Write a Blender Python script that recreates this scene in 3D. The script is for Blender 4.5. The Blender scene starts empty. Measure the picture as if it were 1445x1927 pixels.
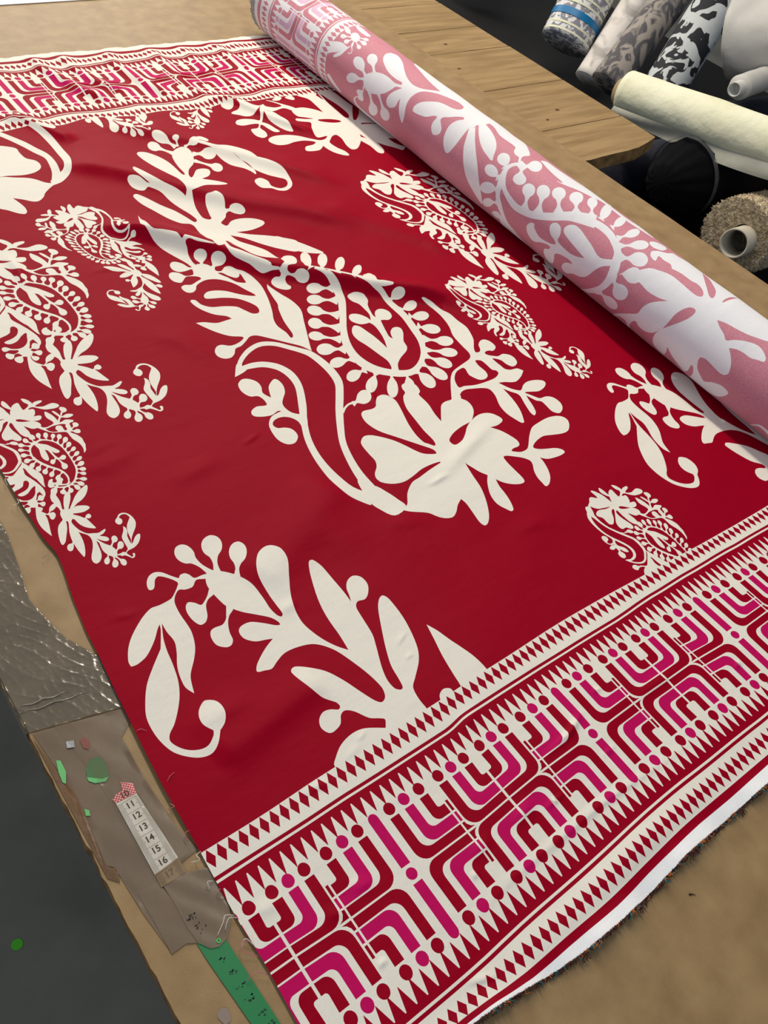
import bpy, bmesh, math, random
import numpy as np
from mathutils import Vector, Matrix, geometry
random.seed(7); rng = np.random.default_rng(11)
U = 0.00903                      # metres per layout unit (one diamond of the border print)
SCN = bpy.context.scene
COL = SCN.collection
PI = math.pi
# ------------------------------------------------------------------ camera
cam = bpy.data.cameras.new('camera'); camo = bpy.data.objects.new('camera', cam); COL.objects.link(camo)
camo.location = (-14.617325*U, -23.017683*U, 71.850902*U); camo.rotation_mode = 'XYZ'; camo.rotation_euler = (0.736516, -0.171856, -0.649169)
cam.sensor_fit = 'VERTICAL'; cam.sensor_height = 36.0; cam.lens = 36.0*1642.870182/1927.0
cam.clip_start = 0.01; cam.clip_end = 60
SCN.camera = camo
# ------------------------------------------------------------------ world, lamps, exposure
W = bpy.data.worlds.new('workshop_air'); SCN.world = W; W.use_nodes = True
bg = W.node_tree.nodes['Background']; bg.inputs[0].default_value = (0.80, 0.88, 1.0, 1); bg.inputs[1].default_value = 0.15
def area(name, loc, target, sx, sy, power, col):
    l = bpy.data.lights.new(name, 'AREA'); l.shape = 'RECTANGLE'; l.size = sx; l.size_y = sy; l.energy = power; l.color = col
    o = bpy.data.objects.new(name, l); COL.objects.link(o); o.location = loc
    d = Vector(target) - Vector(loc); o.rotation_euler = d.to_track_quat('-Z', 'Y').to_euler(); return o
area('ceiling_tube_lamp', (1.16, 1.75, 2.1), (1.12, 1.3, 0), 0.10, 2.4, 38, (1.0, 0.90, 0.74))
area('far_window', (1.2, 6.0, 1.7), (0.6, 0.8, 0), 4.0, 1.8, 62, (1.0, 0.93, 0.80))
area('side_window_daylight', (-2.2, -1.2, 1.9), (0.3, 0.2, 0), 1.8, 1.4, 13, (0.80, 0.90, 1.0))
area('far_ceiling_lamp', (1.0, 3.6, 2.2), (0.5, 1.0, 0), 2.0, 0.6, 10, (1.0, 0.90, 0.72))
SCN.view_settings.view_transform = 'Standard'; SCN.view_settings.look = 'None'; SCN.view_settings.gamma = 1.0
SCN.view_settings.use_curve_mapping = False; SCN.view_settings.exposure = 0.62
# ------------------------------------------------------------------ materials
def srgb(r, g, b):
    f = lambda c: (c/255/12.92) if c/255 <= 0.04045 else ((c/255+0.055)/1.055)**2.4
    return (f(r), f(g), f(b), 1)
def mat(name, col, rough=0.7, col2=None, nscale=20, bump=0.0, bscale=200, spec=0.4, sheen=0.0, metallic=0.0, stretch=(1,1,1), detail=4, contrast=(0.35,0.65), alpha=1.0, transl=0.0, wave=False, bdist=0.002):
    m = bpy.data.materials.new(name); m.use_nodes = True; nt = m.node_tree; N = nt.nodes; Lk = nt.links
    b = N['Principled BSDF']; b.inputs['Base Color'].default_value = col; b.inputs['Roughness'].default_value = rough
    b.inputs['Specular IOR Level'].default_value = spec; b.inputs['Metallic'].default_value = metallic
    if sheen: b.inputs['Sheen Weight'].default_value = sheen; b.inputs['Sheen Roughness'].default_value = 0.4
    if alpha < 1: b.inputs['Alpha'].default_value = alpha
    tc = N.new('ShaderNodeTexCoord'); mp = N.new('ShaderNodeMapping'); mp.inputs['Scale'].default_value = stretch
    Lk.new(tc.outputs['Object'], mp.inputs['Vector'])
    if col2:
        n = N.new('ShaderNodeTexNoise'); n.inputs['Scale'].default_value = nscale; n.inputs['Detail'].default_value = detail
        Lk.new(mp.outputs[0], n.inputs['Vector'])
        r = N.new('ShaderNodeValToRGB'); r.color_ramp.elements[0].position = contrast[0]; r.color_ramp.elements[1].position = contrast[1]
        r.color_ramp.elements[0].color = col; r.color_ramp.elements[1].color = col2
        Lk.new(n.outputs['Fac'], r.inputs[0]); Lk.new(r.outputs[0], b.inputs['Base Color'])
    if bump:
        n2 = N.new('ShaderNodeTexNoise'); n2.inputs['Scale'].default_value = bscale; n2.inputs['Detail'].default_value = 5
        Lk.new(mp.outputs[0], n2.inputs['Vector'])
        bp = N.new('ShaderNodeBump'); bp.inputs['Strength'].default_value = bump; bp.inputs['Distance'].default_value = bdist
        Lk.new(n2.outputs['Fac'], bp.inputs['Height']); Lk.new(bp.outputs[0], b.inputs['Normal'])
    return m
def cloth(name, col, rough=0.62, sheen=0.15, spec=0.35, weave=1.0, col2=None):
    """woven cotton satin: fine warp and weft threads, small creases"""
    m = bpy.data.materials.new(name); m.use_nodes = True; nt = m.node_tree; N = nt.nodes; Lk = nt.links
    b = N['Principled BSDF']; b.inputs['Roughness'].default_value = rough; b.inputs['Specular IOR Level'].default_value = spec
    b.inputs['Sheen Weight'].default_value = sheen; b.inputs['Sheen Roughness'].default_value = 0.35
    tc = N.new('ShaderNodeTexCoord')
    n = N.new('ShaderNodeTexNoise'); n.inputs['Scale'].default_value = 900; n.inputs['Detail'].default_value = 2
    Lk.new(tc.outputs['Object'], n.inputs['Vector'])
    r = N.new('ShaderNodeValToRGB'); r.color_ramp.elements[0].position = 0.3; r.color_ramp.elements[1].position = 0.7
    d = 0.93 if col2 is None else None
    r.color_ramp.elements[0].color = (col[0]*0.93, col[1]*0.93, col[2]*0.93, 1) if col2 is None else col2; r.color_ramp.elements[1].color = col
    Lk.new(n.outputs['Fac'], r.inputs[0]); Lk.new(r.outputs[0], b.inputs['Base Color'])
    w1 = N.new('ShaderNodeTexWave'); w1.bands_direction = 'X'; w1.inputs['Scale'].default_value = 520; w1.inputs['Distortion'].default_value = 1.5
    w2 = N.new('ShaderNodeTexWave'); w2.bands_direction = 'Y'; w2.inputs['Scale'].default_value = 520; w2.inputs['Distortion'].default_value = 1.5
    Lk.new(tc.outputs['Object'], w1.inputs['Vector']); Lk.new(tc.outputs['Object'], w2.inputs['Vector'])
    ad = N.new('ShaderNodeMath'); ad.operation = 'ADD'; Lk.new(w1.outputs['Fac'], ad.inputs[0]); Lk.new(w2.outputs['Fac'], ad.inputs[1])
    b1 = N.new('ShaderNodeBump'); b1.inputs['Strength'].default_value = 0.12*weave; b1.inputs['Distance'].default_value = 0.0002
    Lk.new(ad.outputs[0], b1.inputs['Height'])
    mp = N.new('ShaderNodeMapping'); mp.inputs['Rotation'].default_value = (0, 0, math.radians(-35)); mp.inputs['Scale'].default_value = (5, 13, 5)
    Lk.new(tc.outputs['Object'], mp.inputs['Vector'])
    n2 = N.new('ShaderNodeTexNoise'); n2.inputs['Scale'].default_value = 1.3; n2.inputs['Detail'].default_value = 4; n2.inputs['Roughness'].default_value = 0.55
    Lk.new(mp.outputs[0], n2.inputs['Vector'])
    b2 = N.new('ShaderNodeBump'); b2.inputs['Strength'].default_value = 0.55; b2.inputs['Distance'].default_value = 0.004
    Lk.new(n2.outputs['Fac'], b2.inputs['Height']); Lk.new(b1.outputs[0], b2.inputs['Normal']); Lk.new(b2.outputs[0], b.inputs['Normal'])
    return m
M = {}
M['red'] = cloth('crimson_print', srgb(152, 0, 32), rough=0.5, sheen=0.0, spec=0.04)
M['cream'] = cloth('cream_print', srgb(237, 233, 224), spec=0.15)
M['pink'] = cloth('magenta_print', srgb(194, 12, 94), rough=0.55, sheen=0.0, spec=0.05)
M['rev_red'] = cloth('reverse_rose', srgb(214, 146, 162), col2=srgb(192, 112, 132))
M['rev_cream'] = cloth('reverse_white', srgb(240, 240, 247), spec=0.2)
M['rev_pink'] = cloth('reverse_lilac', srgb(222, 186, 216))
M['selvedge'] = cloth('white_selvedge', srgb(240, 243, 250))
M['board'] = mat('fiberboard', srgb(140, 113, 77), 0.45, srgb(162, 135, 96), 34, 0.1, 900, 0.32, detail=12, contrast=(0.3, 0.72))
M['board_edge'] = mat('fiberboard_edge', srgb(104, 74, 44), 0.9, srgb(142, 108, 68), 120, 0.6, 500)
M['plank'] = mat('pine_plank', srgb(136, 110, 72), 0.6, srgb(162, 134, 94), 6, 0.3, 60, 0.3, stretch=(1.2, 12, 12), detail=6)
M['plank_end'] = mat('pine_end_grain', srgb(120, 88, 50), 0.85, srgb(160, 126, 80), 60, 0.8, 120)
M['floor'] = mat('grey_floor', srgb(106, 106, 99), 0.8, srgb(124, 123, 115), 5, 0.1, 80, 0.25, detail=6)
M['knot'] = mat('wood_knot', srgb(84, 56, 30), 0.7)
# ------------------------------------------------------------------ object helpers
def setp(o, label=None, cat=None, group=None, kind=None):
    if label: o['label'] = label
    if cat: o['category'] = cat
    if group: o['group'] = group
    if kind: o['kind'] = kind
    return o
def empty(name, loc=(0, 0, 0)):
    o = bpy.data.objects.new(name, None); COL.objects.link(o); o.location = loc; o.empty_display_size = 0.05; return o
def mesh_obj(name, verts, faces, mats, parent=None, smooth=True, fmat=None):
    me = bpy.data.meshes.new(name); me.from_pydata([tuple(v) for v in verts], [], [tuple(f) for f in faces])
    for m in (mats if isinstance(mats, (list, tuple)) else [mats]): me.materials.append(m)
    if fmat is not None: me.polygons.foreach_set('material_index', np.asarray(fmat, dtype=np.int32))
    if smooth: me.polygons.foreach_set('use_smooth', np.ones(len(me.polygons), dtype=bool))
    me.update(); o = bpy.data.objects.new(name, me); COL.objects.link(o)
    if parent: o.parent = parent; o.matrix_parent_inverse = Matrix.Translation(-Vector(parent.location))
    return o
def box_geo(x0, x1, y0, y1, z0, z1, bev=0):
    v = [(x0,y0,z0),(x1,y0,z0),(x1,y1,z0),(x0,y1,z0),(x0,y0,z1),(x1,y0,z1),(x1,y1,z1),(x0,y1,z1)]
    f = [(3,2,1,0),(4,5,6,7),(0,1,5,4),(1,2,6,5),(2,3,7,6),(3,0,4,7)]
    return v, f
def bevel(o, w, seg=2):
    b = o.modifiers.new('bevel', 'BEVEL'); b.width = w; b.segments = seg; b.limit_method = 'ANGLE'
def tube_mesh(paths, r, n=5):
    """thin tubes along polylines; returns verts, faces"""
    V = []; F = []
    for P in paths:
        P = [Vector(p) for p in P]; base = len(V); m = len(P)
        for i, p in enumerate(P):
            d = (P[min(i+1, m-1)] - P[max(i-1, 0)]).normalized()
            a = d.cross(Vector((0.1, 0.2, 1))).normalized(); b2 = d.cross(a)
            rr = r if not callable(r) else r(i/(m-1))
            for j in range(n):
                t = 2*PI*j/n; V.append(p + (a*math.cos(t) + b2*math.sin(t))*rr)
        for i in range(m-1):
            for j in range(n):
                k = (j+1) % n; F.append((base+i*n+j, base+i*n+k, base+(i+1)*n+k, base+(i+1)*n+j))
        F.append(tuple(base+j for j in range(n))[::-1]); F.append(tuple(base+(m-1)*n+j for j in range(n)))
    return V, F

# ------------------------------------------------------------------ print drawing, traced as outlines on the cloth (hundredths of a unit)
RIDGES = [([(44.79, 115.52), (48.27, 111.41), (52.25, 108.32), (55.91, 104.72), (58.98, 101.12), (63.78, 95.65), (67.4, 91.13), (73.96, 83.07)], 0.85, 3.4, 1.5), ([(31.84, 105.71), (35.08, 103.12), (40.47, 98.79), (45.01, 93.7), (50.09, 87.92), (54.09, 83.84), (61.18, 79.32), (69.85, 71.18)], 1.15, 3.8, 1.7), ([(29.79, 88.3), (32.96, 85.04), (36.2, 82.04), (39.54, 78.41), (43.17, 74.07), (44.45, 71.82), (48.33, 66.69), (50.11, 65.4), (54.17, 62.19), (57.18, 59.54), (58.75, 57.9), (61.97, 55.72), (65.21, 53.52), (68.39, 51.05), (70.86, 46.06)], 1.9, 3.2, 1.25), ([(41.97, 22.76), (45.57, 23.3), (50.01, 25.06), (56.56, 27.33), (59.48, 28.35)], 0.3, 1.1, 0.8), ([(11.2, -17.43), (14.34, -16.92), (17.28, -16.34), (20.85, -16.15), (29.36, -16.02), (31.36, -15.97), (33.88, -16.1), (39.07, -16.45), (43.88, -16.58), (48.48, -17.09)], 0.15, 0.5, 0.35), ([(28.8, -9.94), (30.48, -9.75), (34.54, -9.22), (36.64, -8.59)], 0.16, 0.35, 0.35), ([(13.45, -0.13), (16.98, 0.67)], 0.06, 0.35, 0.3), ([(44.64, 34.23), (45.22, 37.23), (48.04, 42.78)], 0.12, 0.3, 0.3), ([(42.64, 142.02), (44.34, 139.61), (44.02, 136.11), (44.82, 133.94), (47.1, 126.72), (50.53, 120.61)], 0.75, 1.7, 1.1), ([(48.26, 141.53), (49.53, 139.87), (49.41, 135.12), (50.71, 129.28), (54.18, 123.03)], 0.65, 1.6, 1.0), ([(56.69, 141.03), (58.08, 139.55), (57.37, 134.78), (58.53, 127.26), (61.28, 118.94)], 0.7, 1.7, 1.1), ([(67.37, 116.48), (65.86, 123.46), (66.79, 131.25), (66.96, 135.97), (67.18, 139.82), (67.64, 140.71)], 0.6, 1.6, 1.0), ([(74.07, 140.4), (73.57, 139.49), (73.22, 134.85), (73.1, 126.51), (74.15, 120.49)], 0.5, 1.5, 0.9), ([(80.56, 139.98), (80.38, 139.24), (80.57, 134.38), (81.43, 126.81)], 0.55, 1.5, 0.9), ([(85.39, 140.7), (84.97, 139.99), (84.81, 135.37), (86.29, 128.75)], 0.3, 1.4, 1.0), ([(30.59, 119.63), (34.02, 119.43), (34.95, 117.26), (36.28, 114.62), (38.58, 109.86)], 0.8, 1.9, 1.0), ([(65.85, 117.62), (70.79, 116.54), (72.74, 112.55), (75.03, 107.22), (79.47, 100.1)], 0.75, 1.7, 0.9), ([(16.89, 73.97), (17.16, 78.34), (17.47, 80.85), (17.02, 85.08)], 0.4, 0.7, 0.7), ([(16.83, 19.65), (24.4, 23.4), (33.49, 28.34)], 0.5, 3.2, 2.4), ([(4.01, 5.65), (8.62, 6.28), (13.87, 7.41), (17.69, 7.73)], 0.45, 2.2, 1.5), ([(2.35, 9.09), (7.35, 9.61), (12.86, 9.43)], 0.32, 1.6, 1.1), ([(2.94, 23.65), (4.88, 23.22), (6.49, 23.14)], 0.1, 0.6, 0.4), ([(9.56, 44.02), (13.09, 45.0), (15.69, 45.12)], 0.12, 0.9, 0.6), ([(8.25, -21.14), (11.59, -21.01), (17.17, -21.22), (23.54, -21.14), (30.9, -20.74), (40.42, -20.54), (51.01, -20.83)], 0.35, 1.3, 1.0), ([(31.77, -9.45), (33.23, -9.53), (35.5, -8.71), (37.09, -8.22)], 0.2, 0.35, 0.3), ([(34.54, -12.81), (35.79, -12.78), (36.97, -12.62)], 0.14, 0.3, 0.25), ([(38.77, -7.48), (39.9, -7.54), (40.61, -7.48)], 0.12, 0.3, 0.25), ([(6.17, -15.19), (6.87, -15.09), (7.52, -15.12)], 0.16, 0.3, 0.22), ([(16.75, -14.3), (17.34, -14.18), (17.85, -14.15)], 0.14, 0.3, 0.25), ([(11.03, -19.82), (12.24, -20.35), (13.21, -20.7), (14.27, -20.93)], 0.18, 0.4, 0.25), ([(26.09, -13.43), (27.83, -13.4), (29.45, -13.26)], 0.16, 0.3, 0.22), ([(54.62, -13.8), (55.44, -13.69), (56.38, -13.57)], 0.14, 0.3, 0.25), ([(25.02, 6.92), (26.44, 7.52), (27.71, 8.1)], 0.1, 0.35, 0.22), ([(24.95, 5.27), (25.79, 5.48), (26.56, 5.59)], 0.08, 0.3, 0.22), ([(15.63, 0.88), (16.61, 1.0), (17.53, 1.42)], 0.1, 0.35, 0.22), ([(41.38, 22.7), (42.9, 22.56), (44.85, 22.8), (46.19, 22.99)], 0.2, 0.5, 0.3), ([(25.92, 38.13), (27.71, 38.51), (29.95, 39.19)], 0.16, 0.5, 0.35), ([(7.61, -9.84), (8.58, -9.6), (9.41, -9.56), (10.28, -9.12)], 0.18, 0.7, 0.5), ([(4.38, -10.05), (6.33, -10.18), (7.56, -10.28)], 0.15, 0.6, 0.5), ([(24.47, -3.45), (26.47, -3.09), (28.07, -2.43)], 0.16, 0.7, 0.5), ([(22.55, -12.96), (24.55, -12.57), (26.62, -12.17)], 0.2, 0.7, 0.5), ([(17.57, -12.93), (18.94, -12.77), (21.04, -12.52)], 0.18, 0.7, 0.5), ([(32.19, 20.31), (36.09, 19.5), (39.34, 17.73)], 0.15, 1.2, 0.8), ([(17.1, 16.06), (18.93, 16.48), (20.35, 17.18)], 0.14, 0.7, 0.5), ([(6.95, 42.13), (11.63, 41.92), (17.53, 43.59)], 0.22, 1.6, 1.1), ([(14.77, 35.79), (20.71, 37.2), (24.61, 38.05)], 0.22, 1.5, 1.0), ([(24.03, 75.93), (28.64, 76.08), (31.5, 73.96)], 0.15, 0.8, 0.6), ([(8.66, -0.55), (10.73, -0.75), (12.57, -1.35)], 0.12, 0.5, 0.4), ([(74.55, 31.64), (80.16, 31.64), (80.43, 27.61)], 0.1, 1.2, 0.9), ([(45.17, 12.26), (49.99, 11.89), (53.51, 10.91)], 0.18, 1.3, 0.9), ([(41.34, -10.26), (45.46, -10.32), (50.57, -10.48)], 0.16, 0.6, 0.5), ([(-0.15, -6.5), (1.56, -6.81), (3.41, -7.0)], 0.15, 0.6, 0.5), ([(66.1, 80.46), (70.63, 72.05), (76.06, 65.05), (78.07, 59.44)], 0.5, 3.2, 1.8), ([(25.06, 62.59), (29.46, 58.23), (31.66, 51.37)], 0.3, 2.4, 1.6), ([(25.79, 25.45), (28.58, 21.34), (29.45, 16.66)], 0.25, 3.0, 2.0)]
SHAPES = {
 'core': [
  (1, '3256 4954 3256 4954 3334 5020 3472 5153 3635 5251 3811 5291 3978 5226 4118 5077 4212 4961 4270 4857 4302 4664 4308 4449 4271 4254 4161 4077 3993 3840 3820 3563 3685 3313 3589 3033 3532 2768 3509 2497 3509 2497 3651 2535 3651 2535 3649 2794 3689 3042 3772 3304 3905 3532 4082 3799 4257 4037 4392 4257 4433 4498 4416 4731 4362 4929 4279 5031 4176 5142 4026 5291 3843 5370 3638 5331 3450 5214 3305 5059 3247 4965 3247 4965'),
  (1, '3627 2672 3653 2513 3720 2410 3760 2272 3777 2128 3579 2081 3484 2241 3445 2383 3468 2542 3522 2726'),
  (1, '3231 4935 3231 4935 3308 4962 3368 4986 3500 4972 3640 4926 3761 4798 3803 4611 3771 4406 3620 4106 3481 3844 3356 3572 3281 3300 3246 3055 3237 2812 3278 2575 3389 2393 3430 2340 3430 2340 3566 2472 3566 2472 3525 2500 3412 2661 3367 2875 3354 3089 3376 3316 3444 3570 3563 3825 3720 4081 3874 4407 3914 4666 3846 4878 3701 5014 3543 5067 3388 5062 3301 5029 3228 4948 3228 4948'),
  (1, '3210 4922 3210 4922 3347 5120 3422 5120 3397 5050 3475 5025 3394 4970 3295 4939'),
  (1, '3435 2520 3555 2335 3555 2335 3456 2400 3678 2189 3701 2119 3776 2042 3941 1931 4013 1825 4084 1765 4166 1744 4253 1787 4333 1857 4430 1910 4430 1910 4440 1825 4419 1679 4397 1535 4420 1467 4489 1486 4579 1574 4689 1746 4773 1937 4815 2132 4869 2345 4869 2345 4906 2236 4937 2146 4992 2059 4992 2059 4906 1968 4806 1804 4780 1654 4825 1538 4859 1481 4906 1496 4958 1611 4988 1738 5002 1850 5039 1963 5039 1963 5093 1876 5180 1801 5275 1758 5340 1761 5367 1820 5369 1956 5371 2105 5388 2198 5438 2203 5536 2135 5613 2069 5658 1994 5640 1926 5582 1842 5540 1739 5529 1644 5529 1574 5594 1582 5686 1657 5757 1771 5803 1902 5812 1972 5812 1972 5880 1908 5994 1879 6107 1871 6178 1888 6180 1942 6118 2002 6013 2043 5913 2088 5863 2135 5889 2174 5991 2217 6135 2240 6269 2201 6403 2161 6515 2160 6612 2225 6670 2311 6660 2388 6591 2446 6443 2476 6253 2460 6112 2430 5963 2326 5830 2205 5759 2162 5655 2164 5569 2221 5562 2238 5615 2257 5693 2254 5739 2278 5758 2348 5730 2470 5679 2592 5597 2685 5597 2685 5705 2674 5807 2694 5854 2727 5855 2784 5817 2871 5750 2927 5652 2949 5545 2933 5476 2907 5476 2907 5547 2961 5625 3037 5671 3129 5675 3228 5636 3304 5663 3349 5555 3401 5509 3346 5396 3349 5309 3321 5228 3234 5102 3078 5102 3078 5115 3223 5158 3411 5160 3610 5215 3656 5245 3751 5233 3831 5198 3917 5132 3880 5073 3864 5034 3804 5019 3725 4950 3673 4887 3582 4832 3443 4805 3250 4779 3038 4778 2861 4758 2783 4722 2760 4674 2823 4640 2869 4634 3016 4672 3219 4751 3456 4801 3634 4783 3751 4723 3815 4629 3810 4543 3733 4492 3666 4418 3648 4291 3664 4229 3614 4198 3491 4217 3357 4267 3242 4370 3105 4474 2970 4578 2836 4661 2720 4664 2649 4618 2647 4509 2708 4452 2789 4393 2913 4321 3043 4213 3171 4110 3260 4018 3282 3930 3219 3903 3137 3896 2994 3895 2881 3850 2794 3768 2717 3736 2645 3757 2566 3859 2486 3995 2449 4144 2469 4315 2512 4460 2520 4590 2508 4596 2489 4489 2472 4369 2451 4204 2416 4088 2398 3982 2337 3905 2270 3822 2161 3774 2135 3764 2174 3748 2298 3720 2410 3633 2572'),
  (0, '5436 2895 5436 2895 5275 2880 5108 2837 4994 2780 4953 2732 4959 2665 4997 2647 5114 2676 5227 2750 5333 2837'),
  (1, '5456 3288 5513 3355 5647 3531 5779 3688 5901 3780 6088 3834 6270 3879 6340 3924 6373 3999 6381 4153 6411 4384 6483 4543 6523 4665 6550 4850 6541 5019 6508 5142 6484 5216 6503 5217 6534 5190 6608 5087 6655 4926 6703 4805 6705 4633 6721 4453 6670 4283 6617 4174 6507 4041 6470 3967 6499 3941 6553 3955 6586 4004 6619 4067 6698 4121 6770 4119 6820 4055 6828 3954 6799 3903 6724 3874 6668 3906 6604 3905 6577 3874 6601 3830 6637 3800 6704 3755 6757 3755 6813 3759 6887 3699 6907 3616 6874 3527 6799 3487 6744 3497 6708 3572 6698 3655 6663 3710 6605 3751 6602 3689 6611 3582 6620 3500 6681 3451 6786 3428 6831 3351 6831 3351 6720 3278 6590 3229 6510 3244 6427 3290 6329 3319 6329 3319 6361 3241 6412 3139 6486 3063 6530 3066 6617 3124 6716 3150 6839 3124 6931 3064 6929 3001 6838 2946 6725 2928 6639 2959 6556 2994 6522 2991 6561 2923 6626 2816 6681 2806 6754 2794 6821 2731 6834 2615 6781 2519 6688 2469 6638 2483 6599 2550 6607 2666 6606 2752 6551 2804 6500 2946 6500 2946 6467 2858 6436 2750 6380 2632 6314 2592 6304 2657 6353 2815 6410 2962 6409 3026 6357 3103 6302 3199 6302 3199 6289 3074 6259 2912 6201 2743 6091 2558 6048 2561 6016 2654 5991 2799 6018 2958 6105 3140 6120 3269 6054 3331 5919 3383 5806 3413 5710 3393 5640 3330 5629 3287 5578 3228'),
  (0, '6071 3779 5936 3752 5827 3665 5771 3569 5758 3484 5841 3477 5998 3427 6187 3412 6358 3419 6467 3470 6478 3528 6436 3574 6436 3690 6425 3784 6366 3823 6338 3816 6317 3720 6324 3588 6291 3501 6212 3463 6127 3483 6078 3564 6059 3635 6092 3745'),
  (1, '4372 4929 4372 4929 4297 5077 4173 5208 4008 5381 3880 5503 3790 5521 3686 5460 3589 5408 3497 5392 3434 5313 3358 5266 3270 5281 3214 5350 3222 5439 3288 5520 3369 5535 3463 5473 3560 5471 3652 5500 3703 5538 3686 5571 3564 5644 3458 5772 3376 5915 3302 6073 3302 6073 3402 6047 3548 5958 3678 5952 3770 5951 3770 5951 3739 6028 3614 6130 3524 6264 3471 6406 3464 6515 3500 6534 3540 6500 3562 6392 3655 6289 3824 6231 3964 6150 4019 6040 4074 5931 4144 5904 4194 5944 4214 6047 4159 6185 4062 6314 3907 6403 3763 6449 3682 6485 3689 6549 3767 6605 3880 6594 4013 6525 4143 6391 4262 6297 4332 6267 4332 6325 4282 6447 4230 6597 4157 6712 4042 6816 3910 6858 3795 6837 3709 6790 3658 6715 3587 6677 3520 6708 3498 6788 3515 6852 3577 6872 3661 6841 3767 6879 3851 6913 3837 6973 3760 7021 3683 7037 3592 6961 3548 6944 3485 7012 3475 7121 3520 7205 3577 7217 3648 7159 3690 7064 3771 7040 3809 7053 3851 7155 3837 7177 3756 7169 3661 7184 3606 7271 3623 7383 3680 7442 3741 7427 3801 7348 3830 7242 3867 7215 3915 7239 3975 7253 4045 7236 4108 7177 4137 7073 4138 6997 4202 6970 4288 7027 4360 6997 4413 6905 4477 6831 4535 6685 4540 6458 4465 6166 4353 5874 4267 5697 4239 5555 4273 5389 4270 5278 4310 5285 4342 5360 4374 5601 4451 5861 4507 5976 4536 6135 4583 6352 4633 6449 4633 6449 4641 6357 4681 6162 4736 5966 4738 5746 4629 5499 4510 5239 4411 5025'),
  (0, '4134 6945 4191 6921 4230 6836 4302 6747 4364 6761 4404 6816 4404 6816 4413 6783 4394 6662 4381 6595 4381 6595 4355 6596 4265 6655 4205 6793 4153 6887'),
  (1, '4047 7164 4062 7220 4071 7254 4105 7283 4158 7315 4185 7346 4189 7382 4172 7423 4130 7467 4081 7486 4047 7473 4024 7430 4014 7365 4026 7299 4029 7261 4008 7228 3974 7175'),
  (1, '4110 7009 4151 7062 4175 7093 4208 7092 4268 7080 4319 7084 4353 7103 4363 7141 4349 7204 4310 7264 4269 7293 4232 7294 4203 7261 4179 7190 4160 7146 4133 7130 4085 7102'),
  (1, '3565 3967 3565 3967 3484 4040 3455 4144 3471 4238 3537 4320 3611 4398 3661 4514 3664 4620 3632 4673 3567 4647 3489 4580 3441 4486 3405 4391 3405 4391 3371 4463 3362 4526 3406 4622 3408 4728 3348 4815 3272 4847 3193 4807 3155 4745 3144 4635 3188 4526 3275 4488 3302 4404 3291 4306 3251 4298 3159 4326 3068 4292 3031 4232 3051 4176 3146 4129 3245 4113 3343 4143 3377 4122 3318 4115 3212 4085 3119 3988 3081 3878 3068 3736 3097 3638 3155 3584 3231 3582 3310 3648 3332 3723 3315 3806 3254 3857 3178 3884 3154 3949 3193 4006 3273 4033 3358 4018 3430 3957 3464 3863 3447 3741 3484 3701 3615 3920'),
  (1, '4054 3744 4054 3744 4129 3805 4215 3839 4302 3820 4302 3820 4323 3860 4323 3860 4225 3871 4124 3835 4041 3770 4041 3770'),
  (1, '4247 3792 4289 3812 4317 3824 4339 3808 4379 3775 4433 3768 4494 3789 4546 3833 4586 3907 4581 3974 4541 4000 4483 3993 4419 3959 4360 3902 4327 3873 4302 3874 4265 3876'),
 ],
 'ringc': [
  (1, '5304 6286 5304 6286 5379 6186 5419 6085 5421 5949 5342 5714 5164 5418 4981 5142 4823 4846 4765 4556 4823 4298 4977 4134 5181 3997 5371 3965 5609 4073 5808 4269 5976 4513 6051 4766 6101 5074 6091 5329 6052 5537 5996 5671 5954 5823 5777 5971 5593 6129 5447 6254 5447 6254 5416 6218 5416 6218 5561 6093 5743 5935 5864 5750 5915 5662 5980 5536 5975 5277 5975 5021 5917 4727 5862 4506 5746 4299 5580 4149 5405 4076 5265 4106 5078 4237 4959 4400 4909 4622 4955 4861 5080 5119 5262 5386 5471 5705 5539 5928 5513 6074 5451 6233 5355 6338 5355 6338'),
  (1, '5189 4080 5293 4231 5416 4324 5574 4403 5640 4475 5671 4590 5772 4728 5808 4818 5781 4873 5710 4884 5632 4838 5590 4778 5561 4693 5561 4693 5538 4748 5575 4887 5630 5050 5650 5090 5701 5080 5762 5055 5849 5096 5887 5192 5856 5282 5785 5320 5707 5296 5651 5235 5628 5177 5628 5177 5613 5223 5648 5350 5700 5473 5767 5558 5772 5658 5722 5728 5657 5771 5574 5775 5533 5729 5538 5627 5588 5534 5590 5404 5577 5267 5513 5150 5513 5150 5501 5230 5452 5322 5376 5376 5307 5373 5258 5313 5253 5232 5319 5139 5414 5112 5461 5110 5488 5030 5472 4879 5429 4719 5362 4565 5362 4565 5357 4674 5342 4833 5313 4975 5286 5094 5230 5147 5155 5101 5093 4996 5085 4869 5129 4724 5175 4506 5205 4346 5170 4213 5099 4122'),
  (1, '5465 6011 5413 6022 5358 6031 5316 6072 5289 6119 5246 6156 5197 6180 5146 6180 5094 6137 5073 6066 5091 6014 5139 5986 5204 5985 5275 6007 5340 6000 5371 5952 5399 5899'),
  (1, '5409 5816 5327 5809 5243 5808 5187 5858 5170 5916 5130 5957 5074 5974 5010 5962 4950 5913 4931 5847 4951 5797 4998 5768 5061 5761 5131 5779 5213 5766 5255 5708 5288 5649'),
  (1, '5233 5508 5156 5522 5076 5544 5028 5616 5023 5680 4994 5731 4947 5760 4889 5760 4828 5721 4801 5656 4810 5600 4847 5559 4901 5539 4966 5544 5043 5507 5076 5431 5099 5358'),
  (1, '5082 5263 5000 5280 4915 5306 4864 5383 4864 5447 4841 5496 4797 5522 4741 5517 4679 5475 4647 5407 4652 5352 4683 5314 4734 5298 4797 5307 4880 5265 4915 5184 4940 5104'),
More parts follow.
